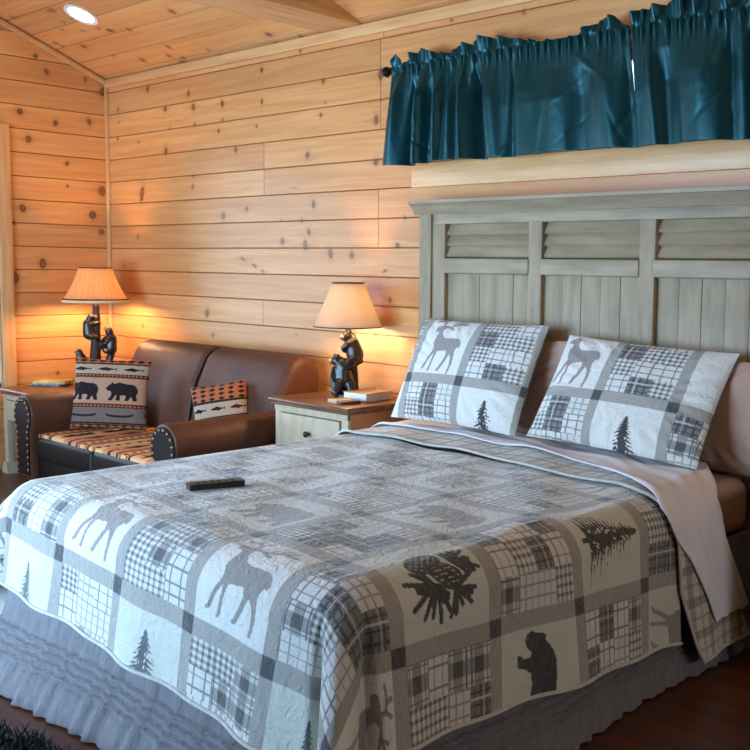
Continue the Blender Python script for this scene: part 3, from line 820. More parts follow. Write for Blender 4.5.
QP = .349
def quilt_motif(a, b):
    dk = P_DK
    if b == -1: return (lambda X_, Y_: m_deer((X_-.5)/1.08+.5, (Y_-.055)/.93), P_DEER, P_OFFW)
    if b == -2: return (m_tree(a, .86, .44), P_DK2, P_CREAM)
    tab = {(2, 0): m_cone, (2, 2): m_tree(1, 1.0, .5), (3, 1): m_bear_low, (3, 3): m_deer, (0, 0): m_bear, (1, 1): m_bear, (0, 2): m_cone, (1, 3): m_deer,
           (-1, 1): m_tree(2), (-2, 0): m_cone, (-2, 2): m_bear, (-1, 3): m_deer, (-3, 1): m_tree(3)}
    f = tab.get((a, b), [m_bear, m_tree(2), m_cone][(a*3+b*5) % 3])
    return (f, dk if (f is not m_deer and a > 1) else P_DEER, P_CREAM)
S0, S1, T0, T1 = -1.262, 1.258, -2.468, -.69
st_ = .0031
ns, ntt = int((S1-S0)/st_), int((T1-T0)/st_)
ss, tt = np.meshgrid(np.linspace(S0, S1, ns), np.linspace(T0, T1, ntt), indexing='ij')
C = block_pattern(ss, tt+1.928, quilt_motif, QP)
sr, tr = qturn(ss, tt)
X, Y, Z = drape(sr, tr)
me = np_mesh('quilt', np.stack([X, Y, Z], -1).reshape(-1, 3), grid_faces(ns, ntt))
attr_color(me, 'col', C.reshape(-1, 3)); attr_vec(me, 'cloth', np.stack([ss, tt, ss*0], -1).reshape(-1, 3))
M_quilt = attr_mat('printed_quilt', .92, sheen=.45, bscale=(52, 52, 52), bstr=.6, bdist=.010, voro=True)
quilt = link('quilt', me, M_quilt)
tag(quilt, 'grey and white patchwork lodge quilt with deer, bears and plaid blocks draped over the bed', 'quilt')
def edge_pts(sa, ta, off=.002):
    x, y, z = drape(*qturn(np.asarray(sa), np.asarray(ta)), off); return [tuple(p) for p in np.stack([x, y, z], -1)]
ll = lambda a, b, n: np.linspace(a, b, n)
pts = edge_pts(np.concatenate([np.full(150, S0), ll(S0, S1, 300), np.full(150, S1)]), np.concatenate([ll(T1, T0, 150), np.full(300, T0), ll(T0, T1, 150)]))
clean = [pts[0]]
for p in pts[1:]:
    if (Vector(p)-Vector(clean[-1])).length > .003: clean.append(p)
M_bind = simple('off_white_binding', lin(205, 202, 192), .9, noise=.2, nscale=60)
bo = MB().tube(clean, .0055, 8).build('binding', M_bind, quilt); bo['label'] = 'off-white bound edge'

# turned back strip: the plaid reverse of the quilt
def curve(xs, ys): return lambda s: np.interp(s, xs, ys)
seam = curve([-1.3, -.9, -.75, -.18, .31, .67, .78, .86, .98, 1.13, 1.31, 1.37], [-.66, -.68, -.69, -.66, -.75, -.77, -.81, -.80, -.77, -.77, -.72, -.69])
strip_end = curve([-1.3, 0, .70, .80, .90, 1.0, 1.15, 1.25, 1.32, 1.40], [-.22, -.22, -.28, -.42, -.54, -.50, -.44, -.40, -.36, -.30])
na, nb = 760, 130
sa, wb = np.meshgrid(np.linspace(-1.25, 1.365, na), np.linspace(0, 1, nb), indexing='ij')
ta = seam(sa)+(strip_end(sa)-seam(sa))*wb
X, Y, Z = drape(sa, ta, .012, corner=False)
seamroll = np.exp(-(wb/.05)**2)*.006
Z = Z+seamroll*(np.abs(sa) < W); X = X+seamroll*(sa > W)
pc, qc = np.mod(sa*9.5, 1), np.mod(ta*9.5, 1)
tone = np.where(pc < .28, .45, .93)*np.where(qc < .28, .5, 1.0)
tone = np.where((np.abs(pc-.62) < .05) | (np.abs(qc-.62) < .05), tone*.6, tone)
Cc = np.array(lin(78, 80, 76))*(1-tone[..., None])+np.array(lin(214, 210, 194))*tone[..., None]
me = np_mesh('turned_back_edge', np.stack([X, Y, Z], -1).reshape(-1, 3), grid_faces(na, nb))
attr_color(me, 'col', Cc.reshape(-1, 3)); attr_vec(me, 'cloth', np.stack([sa, ta, sa*0], -1).reshape(-1, 3))
tb = link('turned_back_edge', me, M_quilt, quilt); tb['label'] = 'checked reverse side turned back'
x, y, z = drape(np.linspace(-1.25, 1.365, 300), seam(np.linspace(-1.25, 1.365, 300)), .016, corner=False)
x2, y2, z2 = drape(np.full(40, 1.365), np.linspace(float(seam(1.365)), float(strip_end(1.365)), 40), .013, corner=False)
MB().tube([tuple(p) for p in np.stack([np.concatenate([x, x2[1:]]), np.concatenate([y, y2[1:]]), np.concatenate([z, z2[1:]])], -1)], .0055, 8).build('binding', M_bind, quilt)

# folded white sheet
she = curve([-1.25, -.8, -.4, .12, .47, .74, .86, .93, 1.03, 1.25, 1.32], [-.50, -.48, -.44, -.505, -.59, -.75, -.825, -.81, -.72, -.60, -.56])
sh2 = curve([-1.25, -.8, 0, .7, .80, .88, 1.0, 1.15, 1.32], [-.20, -.20, -.20, -.25, -.40, -.49, -.475, -.40, -.325])
na, nb = 560, 90
sa, wb = np.meshgrid(np.linspace(-1.2, 1.262, na), np.linspace(0, 1, nb), indexing='ij')
a0, a1 = she(sa), sh2(sa)
ta = a0+(a1-a0)*wb
X, Y, Z = drape(sa, ta, .022, corner=False)
wr = .0022*np.sin(wb*13+3*np.sin(sa*4))+.0014*np.sin(wb*29+sa*9+2*np.sin(sa*13))
hemr = .007*np.exp(-((wb-.04)/.05)**2)
side = np.clip((np.abs(sa)-.80)/.1, 0, 1)
Z = Z+(wr+hemr)*(1-side); X = X+(wr*1.6+hemr)*side*np.sign(sa)
me = np_mesh('top_sheet', np.stack([X, Y, Z], -1).reshape(-1, 3), grid_faces(na, nb))
o = link('top_sheet', me, M_linen); sd = o.modifiers.new('thickness', 'SOLIDIFY'); sd.thickness = .004
tag(o, 'white top sheet folded down over the quilt below the pillows', 'sheet')

# bed skirt, three gathered sides
path = [(3.138, -.14), (3.138, -2.105), (4.838, -2.105), (4.838, -.14)]
def skirt_path(n):
    seg = []; 
    Ls = [1.965, 1.70, 1.965]; tot = sum(Ls)
    d = np.linspace(0, tot, n); xs = np.interp(d, np.cumsum([0]+Ls), [p[0] for p in path]); ys = np.interp(d, np.cumsum([0]+Ls), [p[1] for p in path])
    nx = np.where(d < Ls[0], -1., np.where(d < Ls[0]+Ls[1], 0., 1.)); ny = np.where(nx == 0, -1., 0.)
    # soften the corners
    k = np.hanning(41); k /= k.sum()
    pad = lambda a: np.convolve(np.concatenate([np.full(20, a[0]), a, np.full(20, a[-1])]), k, 'valid')
    return d, pad(xs), pad(ys), pad(nx), pad(ny)
nd = 1500
d, px_, py_, nx_, ny_ = skirt_path(nd)
zs = np.concatenate([np.linspace(.40, .17, 26), np.linspace(.165, .085, 40), np.linspace(.082, .006, 14)])
D, ZZ = np.meshgrid(d, zs, indexing='ij')
dn = (.40-ZZ)/.39
rip = .5*np.sin(D*62+2*np.sin(D*7))+.35*np.sin(D*101+1)+.3*np.sin(D*37+1.7*np.sin(D*3))
wav = .012*np.sin(D*6.1+.4)+.010*np.sin(D*3.3)
foot_side = np.clip(-ny_, 0, 1)[:, None]
o_ = .004+(.055+.085*foot_side)*dn**2+.0055*rip*np.clip(dn*1.6, 0.25, 1)*np.where(ZZ < .083, 1.9, 1.)+wav*dn**2
sag = .010*np.sin(D*5.2+1)
for zc in (.155, .132, .109, .088):
    o_ = o_+.013*np.exp(-((ZZ-zc-sag*.4)/.0045)**2)
o_ = o_+.012*(ZZ < .084)*np.clip((.084-ZZ)/.01, 0, 1)
zz = ZZ+sag*np.clip((.2-ZZ)/.1, 0, 1)*(ZZ > .02)*.5
zz = np.maximum(zz, .004)
X = px_[:, None]+nx_[:, None]*o_; Y = py_[:, None]+ny_[:, None]*o_
me = np_mesh('bed_skirt', np.stack([X, Y, zz], -1).reshape(-1, 3), grid_faces(nd, len(zs)))
o = link('bed_skirt', me, M_skirt); sd = o.modifiers.new('thickness', 'SOLIDIFY'); sd.thickness = .0015
tag(o, 'grey gathered bed skirt with tucked pleats hanging below the quilt to the floor', 'bed skirt')

# ------------------------------------------------------------------ pillows
def pillow_geo(w, h, th, n=120, m=90, pinch=.05, flange=0., pw=2.6, seed=0, wrinkle=.006):
    u, v = np.meshgrid(np.linspace(-1, 1, n), np.linspace(-1, 1, m), indexing='ij')
    x = w/2*u*(1-pinch*(1-v*v)*np.abs(u)**2); y = h/2*v*(1-pinch*1.2*(1-u*u)*np.abs(v)**2)
    body = np.clip(1-np.abs(u)**pw, 0, 1)*np.clip(1-np.abs(v)**pw, 0, 1)
    t = th/2*body**.55
    rg = np.random.default_rng(seed)
    wr = sum(rg.uniform(.3, 1)*np.sin(u*rg.uniform(2, 8)+v*rg.uniform(-8, 8)+rg.uniform(0, 6)) for _ in range(6))/3
    edge = np.clip((np.maximum(np.abs(u), np.abs(v))-.55)/.45, 0, 1)
    wr2 = np.sin(np.arctan2(v, u)*26+seed)*edge*(1-edge)*3
    t2 = t+wrinkle*body**.3*(wr*.8+wr2*.7)
    return u, v, x, y, t2
def pillow_mesh(name, w, h, th, colfun=None, colback=None, **kw):
    u, v, x, y, t = pillow_geo(w, h, th, **kw)
    n, m = u.shape
    A = np.stack([x, y, t+.001], -1).reshape(-1, 3); Bk = np.stack([x, y, -t-.001], -1).reshape(-1, 3)
    F1 = grid_faces(n, m); F2 = grid_faces(n, m)[:, ::-1]+n*m
    ring = list(range(0, m))+[i*m+m-1 for i in range(1, n)]+[(n-1)*m+j for j in range(m-2, -1, -1)]+[i*m for i in range(n-2, 0, -1)]
    ring = np.array(ring); nx = np.roll(ring, -1)
    F3 = np.stack([ring, nx, nx+n*m, ring+n*m], -1)
    F3 = F3[:, ::-1]
    me = np_mesh(name, np.concatenate([A, Bk]), np.concatenate([F1, F2, F3]))
    X, Yy = (x+w/2).reshape(-1), (y+h/2).reshape(-1)
    if colfun is not None:
        Cf = colfun(X, Yy); Cb = (colback or colfun)(X, Yy)
        attr_color(me, 'col', np.concatenate([Cf, Cb]))
    attr_vec(me, 'cloth', np.concatenate([np.stack([X, Yy, X*0], -1), np.stack([X, Yy, X*0+3], -1)]))
    return me
def pose(o, c, xdir, ydir):
    xd = Vector(xdir).normalized(); yd = Vector(ydir); yd = (yd-xd*yd.dot(xd)).normalized(); zd = xd.cross(yd)
    o.matrix_world = Matrix(((xd.x, yd.x, zd.x, c[0]), (xd.y, yd.y, zd.y, c[1]), (xd.z, yd.z, zd.z, c[2]), (0, 0, 0, 1)))
M_sham = attr_mat('printed_sham', .92, sheen=.08, bscale=(60, 60, 60), bstr=.5, bdist=.008, voro=True)
def sham_motif_L(a, b): return (m_deer, P_DEER, P_OFFW) if b == 1 else (m_tree(1), P_DK, P_OFFW)
def sham_motif_R(a, b):
    if b == 1 and a == 0: return (lambda X_, Y_: in_poly(DEER, X_, Y_), P_DEER, P_OFFW)
    if b == 0 and a == 1: return (m_tree(2), P_DK, P_OFFW)
    return (None, P_DK, P_OFFW)
def sham(name_label, w, h, ou, ov, motif, par, seed):
    cf = lambda X_, Y_: block_pattern(X_-ou, Y_-ov, motif, .33, .022, par)
    def cb(X_, Y_):
        pc, qc = np.mod(X_*9.5, 1), np.mod(Y_*9.5, 1)
        tn = (np.where(pc < .28, .45, .93)*np.where(qc < .28, .5, 1.0))[:, None]
        return np.array(lin(78, 80, 76))*(1-tn)+np.array(lin(214, 210, 194))*tn
    me = pillow_mesh('pillow_sham', w, h, .135, cf, cb, n=290, m=200, seed=seed, pinch=.035)
    o = link('pillow_sham', me, M_sham)
    tag(o, name_label, 'pillow', 'quilted shams leaning on the headboard')
    return o
# left: deer upper-left, plaid upper-right, plaid lower-left, tree lower-right
o = sham('quilted deer pillow sham leaning on the headboard nearest the lit nightstand lamp', .735, .49, .07, -.145, sham_motif_L, 1, 2)
pose(o, (3.535, -.285, .866), (1, -.01, .0), (-.055, .20, .42))
o = sham('quilted deer pillow sham tilted beside the bare peach pillow', .765, .47, -.04, -.135, sham_motif_R, 1, 5)
pose(o, (4.365, -.285, .842), (1, -.0, -.035), (.02, .25, .385))
def plain_pillow(label, c, xd, yd, seed):
    me = pillow_mesh('bed_pillow', .74, .42, .11, n=90, m=70, seed=seed, wrinkle=.010, pinch=.03)
    o = link('bed_pillow', me, M_peachp); tag(o, label, 'pillow', 'peach pillows behind the shams'); pose(o, c, xd, yd)
plain_pillow('peach pillow mostly hidden behind the left deer sham', (3.62, -.155, .815), (1, 0, 0), (0, .035, .5), 11)
plain_pillow('peach pillow sticking out right of the tilted deer sham', (4.62, -.165, .80), (1, .0, -.05), (0, .045, .5), 12)

# ------------------------------------------------------------------ remote control
rm = empty('remote_control', (3.762, -1.72, TOP+.006), math.atan2(.161, .051)); tag(rm, 'black television remote control lying on the quilt near the foot of the bed', 'remote control')
MB().prism([(-.021, .002), (.021, .002), (.0255, .020), (.024, .022), (-.024, .022), (-.0255, .020)], 0, -.088, .088).build('body', M_remote, rm)
for i in range(6):
    for j in range(3):
        MB().box(-.062+i*.022, -.052+i*.022, -.017+j*.013, -.009+j*.013, .0215, .0238, .001, 1).build('button', M_button, rm)

# ------------------------------------------------------------------ nightstands and end table
def nightstand(loc, w, dpt, h, label, group=None, knob_on=True, name='nightstand', cat='nightstand'):
    r = empty(name, loc); tag(r, label, cat, group)
    # local: x 0..w, y 0 (front) .. dpt (back)
    ov = .028
    mb = MB().box(-ov, w+ov, -ov, dpt, h-.022, h, .006, 3).box(-ov*.55, w+ov*.55, -ov*.55, dpt, h-.034, h-.020, .004)
    mb.build('table_top', M_brown, r)
    MB().box(.012, w-.012, .004, dpt-.006, .20 if name == 'nightstand' else .34, h-.033).build('cabinet_body', M_cream, r, smooth=False)
    MB().prism([(.0, h-.033), (w, h-.033), (w-.0, h-.060), (0, h-.060)], 1, -.004, dpt-.004).build('apron_molding', M_cream, r)
    for x in (0, w-.045):
        for y in (0, dpt-.05):
            MB().box(x, x+.045, y, y+.045, .05, h-.036, .003).prism([(x-.02, 0), (x+.065, 0), (x+.052, .035), (x+.045, .07), (x, .07), (x-.007, .035)], 1, y-.012, y+.055).build('leg', M_cream, r)
    tops = [(h-.175, h-.072)] if name != 'nightstand' else [(h-.235, h-.072), (h-.42, h-.25)]
    for a, b in tops:
        dw = MB().box(.055, w-.055, -.008, .010, a, b, .003).build('drawer', M_cream, r)
        MB().box(.052, w-.052, .0035, .0045, a-.004, b+.004).build('shadow_gap', M_sagedark, dw, smooth=False)  # dark plate; its rim colours in the shadow round the drawer
        for x in ((w/2,) if w < .45 else (w*.5,)):
            MB().lathe([(.005, 0), (.005, .012), (.014, .018), (.015, .026), (.008, .031), (.001, .032)], c=(x, -.008, (a+b)/2), n=16, M=Matrix.Rotation(PI/2, 4, 'X')).build('knob', M_iron, dw)
    MB().box(w+.0005, w+.004, .012, dpt-.006, .10 if name == 'nightstand' else .34, h-.036).build('side_panel', M_brownside, r, smooth=False)
    return r
nightstand((2.408, -.455, 0), .545, .355, .67, 'cream painted nightstand with brown top between the sofa and the bed')
nightstand((5.085, -.52, 0), .545, .40, .60, 'cream painted nightstand in shadow right of the bed')
et = nightstand((.100, -.795, 0), .50, .70, .535, 'cream end table with brown top left of the sofa in the corner', name='end_table', cat='end table')
for ch in et.children:
    if ch.name.startswith('drawer'):
        pass

# ------------------------------------------------------------------ lamps
def bear_blob(mb, hip, sh, head, snout, rh, rs, rhd, limbs, ears_up):
    mb.capsule(hip, sh, rh, rs, 6)
    mb.capsule(sh, head, rs*.8, rhd*.9, 3)
    mb.sphere(head, rhd)
    sn = Vector(head)+Vector(snout).normalized()*rhd*1.15
    mb.capsule(head, sn, rhd*.6, rhd*.42, 3)
    up = Vector(ears_up).normalized(); sd = up.cross(Vector(snout)).normalized()
    for s in (-1, 1): mb.sphere(Vector(head)+up*rhd*.85+sd*s*rhd*.62, rhd*.34, sub=1)
    for pts, r0, r1 in limbs:
        n = len(pts)
        for k in range(n-1):
            ra = r0+(r1-r0)*k/(n-1); rb = r0+(r1-r0)*(k+1)/(n-1)
            mb.capsule(pts[k], pts[k+1], ra, rb)
    return sn

def muzzle(sn, r, parent):
    MB().sphere(sn, r, sub=2).build('muzzle', M_gold, parent)

def shade(parent, rt, rb, z0, z1, mat, pleats=0, lacing=False):
    n = 120
    rf = (lambda a, z: 1+.022*math.cos(pleats*a)) if pleats else None
    prof = [(rb+(rt-rb)*k/10-.010*math.sin(PI*k/10)*(1 if pleats else .2), z0+(z1-z0)*k/10) for k in range(11)]
    o = MB().lathe(prof, n=n, cap=False, rfun=rf).build('lamp_shade', mat, parent)
    sd = o.modifiers.new('thickness', 'SOLIDIFY'); sd.thickness = .0015
    def ringpts(r, z): return [(r*math.cos(2*PI*k/48), r*math.sin(2*PI*k/48), z) for k in range(48)]
    MB().tube(ringpts(rt, z1), .0035, 6, True).build('top_ring', M_shadetrim, o)
    if lacing:
        MB().tube(ringpts(rb*1.003, z0+.004), .007, 6, True).build('hem_band', M_shadehem, o)
        MB().tube(ringpts(rb*.985, z0+.018), .0045, 6, True).build('lacing', M_shadetrim, o)
    else:
        MB().tube(ringpts(rb, z0), .003, 6, True).build('hem_band', M_shadetrim, o)
    mb = MB()
    for k in range(3): mb.tube([(0, 0, z1-.01), (rt*math.cos(k*2.094), rt*math.sin(k*2.094), z1-.004)], .0018, 6)
    mb.build('spider', M_socket, o)
    return o

def bulb(parent, z, power, col):
    mt_ = emit_mat('lit_bulb_glass', col, power)
    MB().lathe([(.013, z-.045), (.013, z-.02), (.022, z), (.028, z+.022), (.024, z+.045), (.010, z+.058), (.001, z+.060)], n=20).build('bulb', mt_, parent)
    MB().lathe([(.016, z-.085), (.018, z-.08), (.018, z-.045), (.014, z-.042)], n=20).build('socket', M_socket, parent)

# right lamp on the nightstand; x axis of the figure turned towards the camera side
LR = empty('table_lamp', (2.645, -.186, .67), math.radians(49)); tag(LR, 'bronze bear table lamp with plain ivory shade on the nightstand by the bed', 'lamp', 'bear table lamps')
# local frame: +x to the viewer's right, -y to the viewer
mb = MB()
mb.lathe([(.062, 0), (.072, .006), (.072, .022), (.062, .034)], n=36, rfun=lambda a, z: 1+.10*math.sin(3*a+1)+.06*math.sin(7*a))
mb.build('base', M_bronze, LR)
mb = MB(); mb.tube([(.020, .01, .02), (.022, .01, .10), (.018, .008, .18), (.010, .004, .26), (0, 0, .335)], [.034, .030, .026, .020, .016], 14)
for k in range(7): mb.sphere((.02+.03*math.cos(k*2.4), .01+.03*math.sin(k*2.4), .03+.035*k*.8), .010)
remeshed(mb, 'tree_trunk', M_bark, LR, .005, 3)
mb = MB()
sn = bear_blob(mb, (-.022, -.030, .085), (-.030, -.030, .160), (-.055, -.030, .185), (-.9, -.4, -.1), .052, .042, .030,
     [([(-.045, -.065, .07), (-.062, -.075, .035), (-.058, -.08, .028)], .026, .018), ([(.01, -.06, .07), (.015, -.075, .04), (.012, -.075, .03)], .026, .018),
      ([(-.02, -.06, .15), (.018, -.062, .16), (.03, -.04, .19)], .020, .014), ([(-.065, -.04, .14), (-.078, -.055, .10), (-.07, -.06, .06)], .019, .014)], (-.1, 0, 1))
b1 = remeshed(mb, 'bear_figure', M_bronze, LR, .0042, 3); muzzle(sn, .014, b1)
mb = MB()
sn2 = bear_blob(mb, (.034, -.034, .215), (.018, -.030, .272), (-.006, -.034, .302), (-.8, -.6, -.1), .045, .037, .028,
     [([(.035, -.065, .20), (.005, -.07, .185), (-.004, -.065, .17)], .021, .015), ([(.055, -.02, .20), (.06, .015, .18), (.04, .03, .165)], .021, .015),
      ([(.0, -.06, .27), (-.024, -.055, .25), (-.020, -.035, .235)], .016, .012), ([(.03, -.005, .28), (.025, .02, .305), (.010, .02, .32)], .016, .011)], (-.1, 0, 1))
b2 = remeshed(mb, 'bear_figure', M_bronze, LR, .0042, 3); muzzle(sn2, .013, b2)
MB().lathe([(.006, .33), (.006, .40), (.012, .40), (.012, .345)], n=16).build('pole', M_socket, LR)
shade(LR, .078, .170, .352, .568, M_shadeR)
bulb(LR, .42, 430, (1, .68, .40))
MB().tube([(.06, .03, .01), (.10, .05, .012), (.13, .04, .02), (.14, .03, .035), (.13, .02, .045), (.12, .03, .03), (.13, .06, .010), (.15, .10, .008)], .0028, 6).build('cord', M_iron, LR)

LL_ = empty('table_lamp', (.355, -.30, .535), math.radians(62)); tag(LL_, 'climbing bears table lamp with pleated parchment shade in the corner behind the sofa arm', 'lamp', 'bear table lamps')
mb = MB(); mb.lathe([(.105, 0), (.115, .008), (.110, .03), (.085, .045)], n=36, rfun=lambda a, z: 1+.08*math.sin(3*a+1)+.05*math.sin(7*a)); mb.build('base', M_bronze, LL_)
mb = MB(); mb.tube([(-.01, 0, .02), (-.012, 0, .15), (-.006, 0, .30), (.0, 0, .42), (0, 0, .52)], [.045, .036, .030, .025, .022], 14)
mb.tube([(-.005, 0, .24), (.03, -.005, .26), (.06, -.005, .25), (.075, 0, .20), (.06, 0, .12), (.035, 0, .05)], [.026, .024, .020, .018, .018, .022], 10)
remeshed(mb, 'tree_trunk', M_bark, LL_, .006, 3)
mb = MB()
sn = bear_blob(mb, (-.045, -.012, .335), (-.050, -.010, .395), (-.032, -.016, .435), (.9, -.3, .2), .042, .034, .027,
     [([(-.03, -.04, .32), (.0, -.045, .31), (.005, -.04, .30)], .020, .013), ([(-.05, .02, .31), (-.02, .035, .30), (0, .03, .30)], .020, .014),
      ([(-.03, -.03, .395), (.005, -.035, .40), (.02, -.025, .40)], .016, .011), ([(-.04, .02, .40), (-.01, .03, .43), (.01, .025, .44)], .016, .011)], (-.3, 0, 1))
b1 = remeshed(mb, 'bear_figure', M_bronze, LL_, .0048); muzzle(sn, .012, b1)
mb = MB()
sn = bear_blob(mb, (.085, -.01, .235), (.090, -.012, .300), (.075, -.014, .345), (-.7, -.2, .7), .040, .033, .026,
     [([(.08, -.03, .225), (.055, -.04, .22), (.04, -.03, .23)], .020, .013), ([(.09, .0, .21), (.075, .0, .15), (.055, .0, .10)], .022, .014),
      ([(.075, -.03, .30), (.05, -.03, .27), (.035, -.02, .265)], .016, .011), ([(.08, .01, .31), (.05, .02, .30), (.03, .015, .28)], .016, .011)], (.3, 0, 1))
b2 = remeshed(mb, 'bear_figure', M_bronze, LL_, .0048); muzzle(sn, .012, b2)
mb = MB()
sn = bear_blob(mb, (-.085, -.02, .16), (-.10, -.02, .19), (-.105, -.022, .215), (-.8, -.3, .1), .034, .028, .022,
     [([(-.08, -.04, .14), (-.07, -.045, .10), (-.07, -.05, .05)], .018, .013), ([(-.1, .0, .14), (-.1, .01, .09), (-.09, .01, .04)], .018, .013)], (0, 0, 1))
b3 = remeshed(mb, 'bear_figure', M_bronze, LL_, .0048); muzzle(sn, .010, b3)
MB().lathe([(.007, .51), (.007, .575), (.012, .575), (.012, .52)], n=16).build('pole', M_socket, LL_)
shade(LL_, .098, .200, .535, .750, M_shadeL, pleats=30, lacing=True)
bulb(LL_, .60, 640, (1, .60, .30))

# ------------------------------------------------------------------ sofa
sofa = empty('loveseat', (1.49, -.5, 0)); tag(sofa, 'brown leather rolled-arm loveseat with nailhead trim against the pine wall', 'sofa')
SM = Matrix.Translation((-1.49, .5, 0))
def sf(name, mb, mat, parent=None): return mb.build(name, mat, parent or sofa, M=SM)
def swell(prof, x0, x1, rad, nseg=40, crown=.0):
    """sweep of a (y,z) profile along x with rounded ends"""
    mb = MB(); cy = sum(p[0] for p in prof)/len(prof); cz = sum(p[1] for p in prof)/len(prof)
    size = min(max(p[0] for p in prof)-min(p[0] for p in prof), max(p[1] for p in prof)-min(p[1] for p in prof))/2
    xs = []
    for k in range(9): xs.append(x0+rad*(1-math.cos(k/8*PI/2)))
    for k in range(1, nseg): xs.append(x0+rad+(x1-x0-2*rad)*k/nseg)
    for k in range(9): xs.append(x1-rad*(1-math.cos((8-k)/8*PI/2)))
    rings = []
    for x in xs:
        e = min(x-x0, x1-x)
        ins = 0 if e >= rad else rad-math.sqrt(max(0, rad*rad-(rad-e)**2))
        ring = []
        for y, z in prof:
            dy, dz = y-cy, z-cz; l = math.hypot(dy, dz)
            k = max(0.05, 1-ins/max(l, size)*min(1, l/size))
            c = crown*math.sin(PI*(x-x0)/(x1-x0))
            ring.append(mb.bm.verts.new((x, cy+dy*k*(1+c), cz+dz*k*(1+c))))
        rings.append(ring)
    n = len(prof)
    for A, Bq in zip(rings[:-1], rings[1:]):
        for k in range(n): mb.bm.faces.new((A[k], A[(k+1) % n], Bq[(k+1) % n], Bq[k]))
    mb.bm.faces.new(rings[0]); mb.bm.faces.new(rings[-1])
    return mb
def arc(cy, cz, r, a0, a1, n): return [(cy+r*math.cos(math.radians(a0+(a1-a0)*k/n)), cz+r*math.sin(math.radians(a0+(a1-a0)*k/n))) for k in range(n+1)]
# y runs from front (-) to back; profile of the back: front face leans, top is rounded
prof = [(-.07, .12)]+[(-.06, .60)]+arc(-.165, .735, .115, 0, 150, 14)+[(-.33, .66), (-.365, .52), (-.385, .40), (-.38, .28), (-.34, .12)]
mbk = swell(prof, .735, 1.520, .06, crown=.012); sf('back_cushion', mbk, M_leather)
mbk = swell(prof, 1.505, 2.285, .06, crown=.012); bk = sf('back_cushion', mbk, M_leather)
sm_ = [(1.512, y+0.001*0, z) for y, z in prof[1:-2]]
sf('back_piping', MB().tube([(1.512, -.165+(y+.165)*1.0, z-.012 if z > .7 else z) for y, z in prof[1:-1]], .007, 8), M_piping)
for k in range(6):       # gathered pleats at the rolled end
    a = math.radians(112+k*17)
    cy, cz = -.165, .735
    p = [(2.262-.075*q, cy+(.112-.006*(1-q))*math.cos(a+.05*q), cz+(.112-.006*(1-q))*math.sin(a+.05*q)) for q in (0, .3, .6, 1)]
    sf('pleat', MB().tube(p, [.006, .006, .005, .001], 8), M_leather)
def arm(x, outer):
    cz, r = .462, .108
    # front silhouette in x-z
    w = .078
    sil = [(x+.09*outer-0.0, .10), (x+outer*.085, .40)]
    pts = [(x-w, .10), (x-w, .37)]+[(x+r*math.cos(math.radians(205-230*k/22)), cz+r*math.sin(math.radians(205-230*k/22))) for k in range(23)]+[(x+w, .37), (x+w, .10)]
    mb = MB()
    n = len(pts); ys = [-.985, -.98, -.96, -.6, -.3, -.11, -.10]
    sc = [.94, .985, 1, 1, 1, 1, .97]
    cx, cz2 = x, .36
    rings = [[mb.bm.verts.new((cx+(p[0]-cx)*k, y, cz2+(p[1]-cz2)*k)) for p in pts] for y, k in zip(ys, sc)]
    for A, Bq in zip(rings[:-1], rings[1:]):
        for k in range(n): mb.bm.faces.new((A[k], A[(k+1) % n], Bq[(k+1) % n], Bq[k]))
    mb.bm.faces.new(rings[0]); mb.bm.faces.new(rings[-1])
    a = sf('arm', mb, M_leather)
    ph = [(cx+(p[0]-cx)*.93, -.990, cz2+(p[1]-cz2)*.93) for p in pts]
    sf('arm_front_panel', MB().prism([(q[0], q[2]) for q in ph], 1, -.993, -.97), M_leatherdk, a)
    # nailheads follow the outline
    pl = [(cx+(p[0]-cx)*.80, cz2+(p[1]-cz2)*.86) for p in pts]
    acc = 0; nxt = 0
    nm = None
    for (x1, z1), (x2, z2) in zip(pl[:-1], pl[1:]):
        L_ = math.hypot(x2-x1, z2-z1)
        while nxt <= acc+L_:
            f = (nxt-acc)/L_; px, pz = x1+(x2-x1)*f, z1+(z2-z1)*f
            if nm is None:
                o = MB().sphere((0, 0, 0), (.0085, .005, .0085), sub=2).build('nailhead', M_nail, a); nm = o
            else:
                o = nm.copy(); COL.objects.link(o); o.parent = a
            o.location = (px-1.49, -.994+.5, pz)
            nxt += .036
        acc += L_
    return a
arm(.790, -1); arm(2.250, 1)
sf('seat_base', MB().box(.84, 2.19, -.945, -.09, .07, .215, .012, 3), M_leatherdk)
M_seat = attr_mat('woven_lodge_seat', .9, bscale=(90, 90, 90), bstr=.25, bdist=.003)
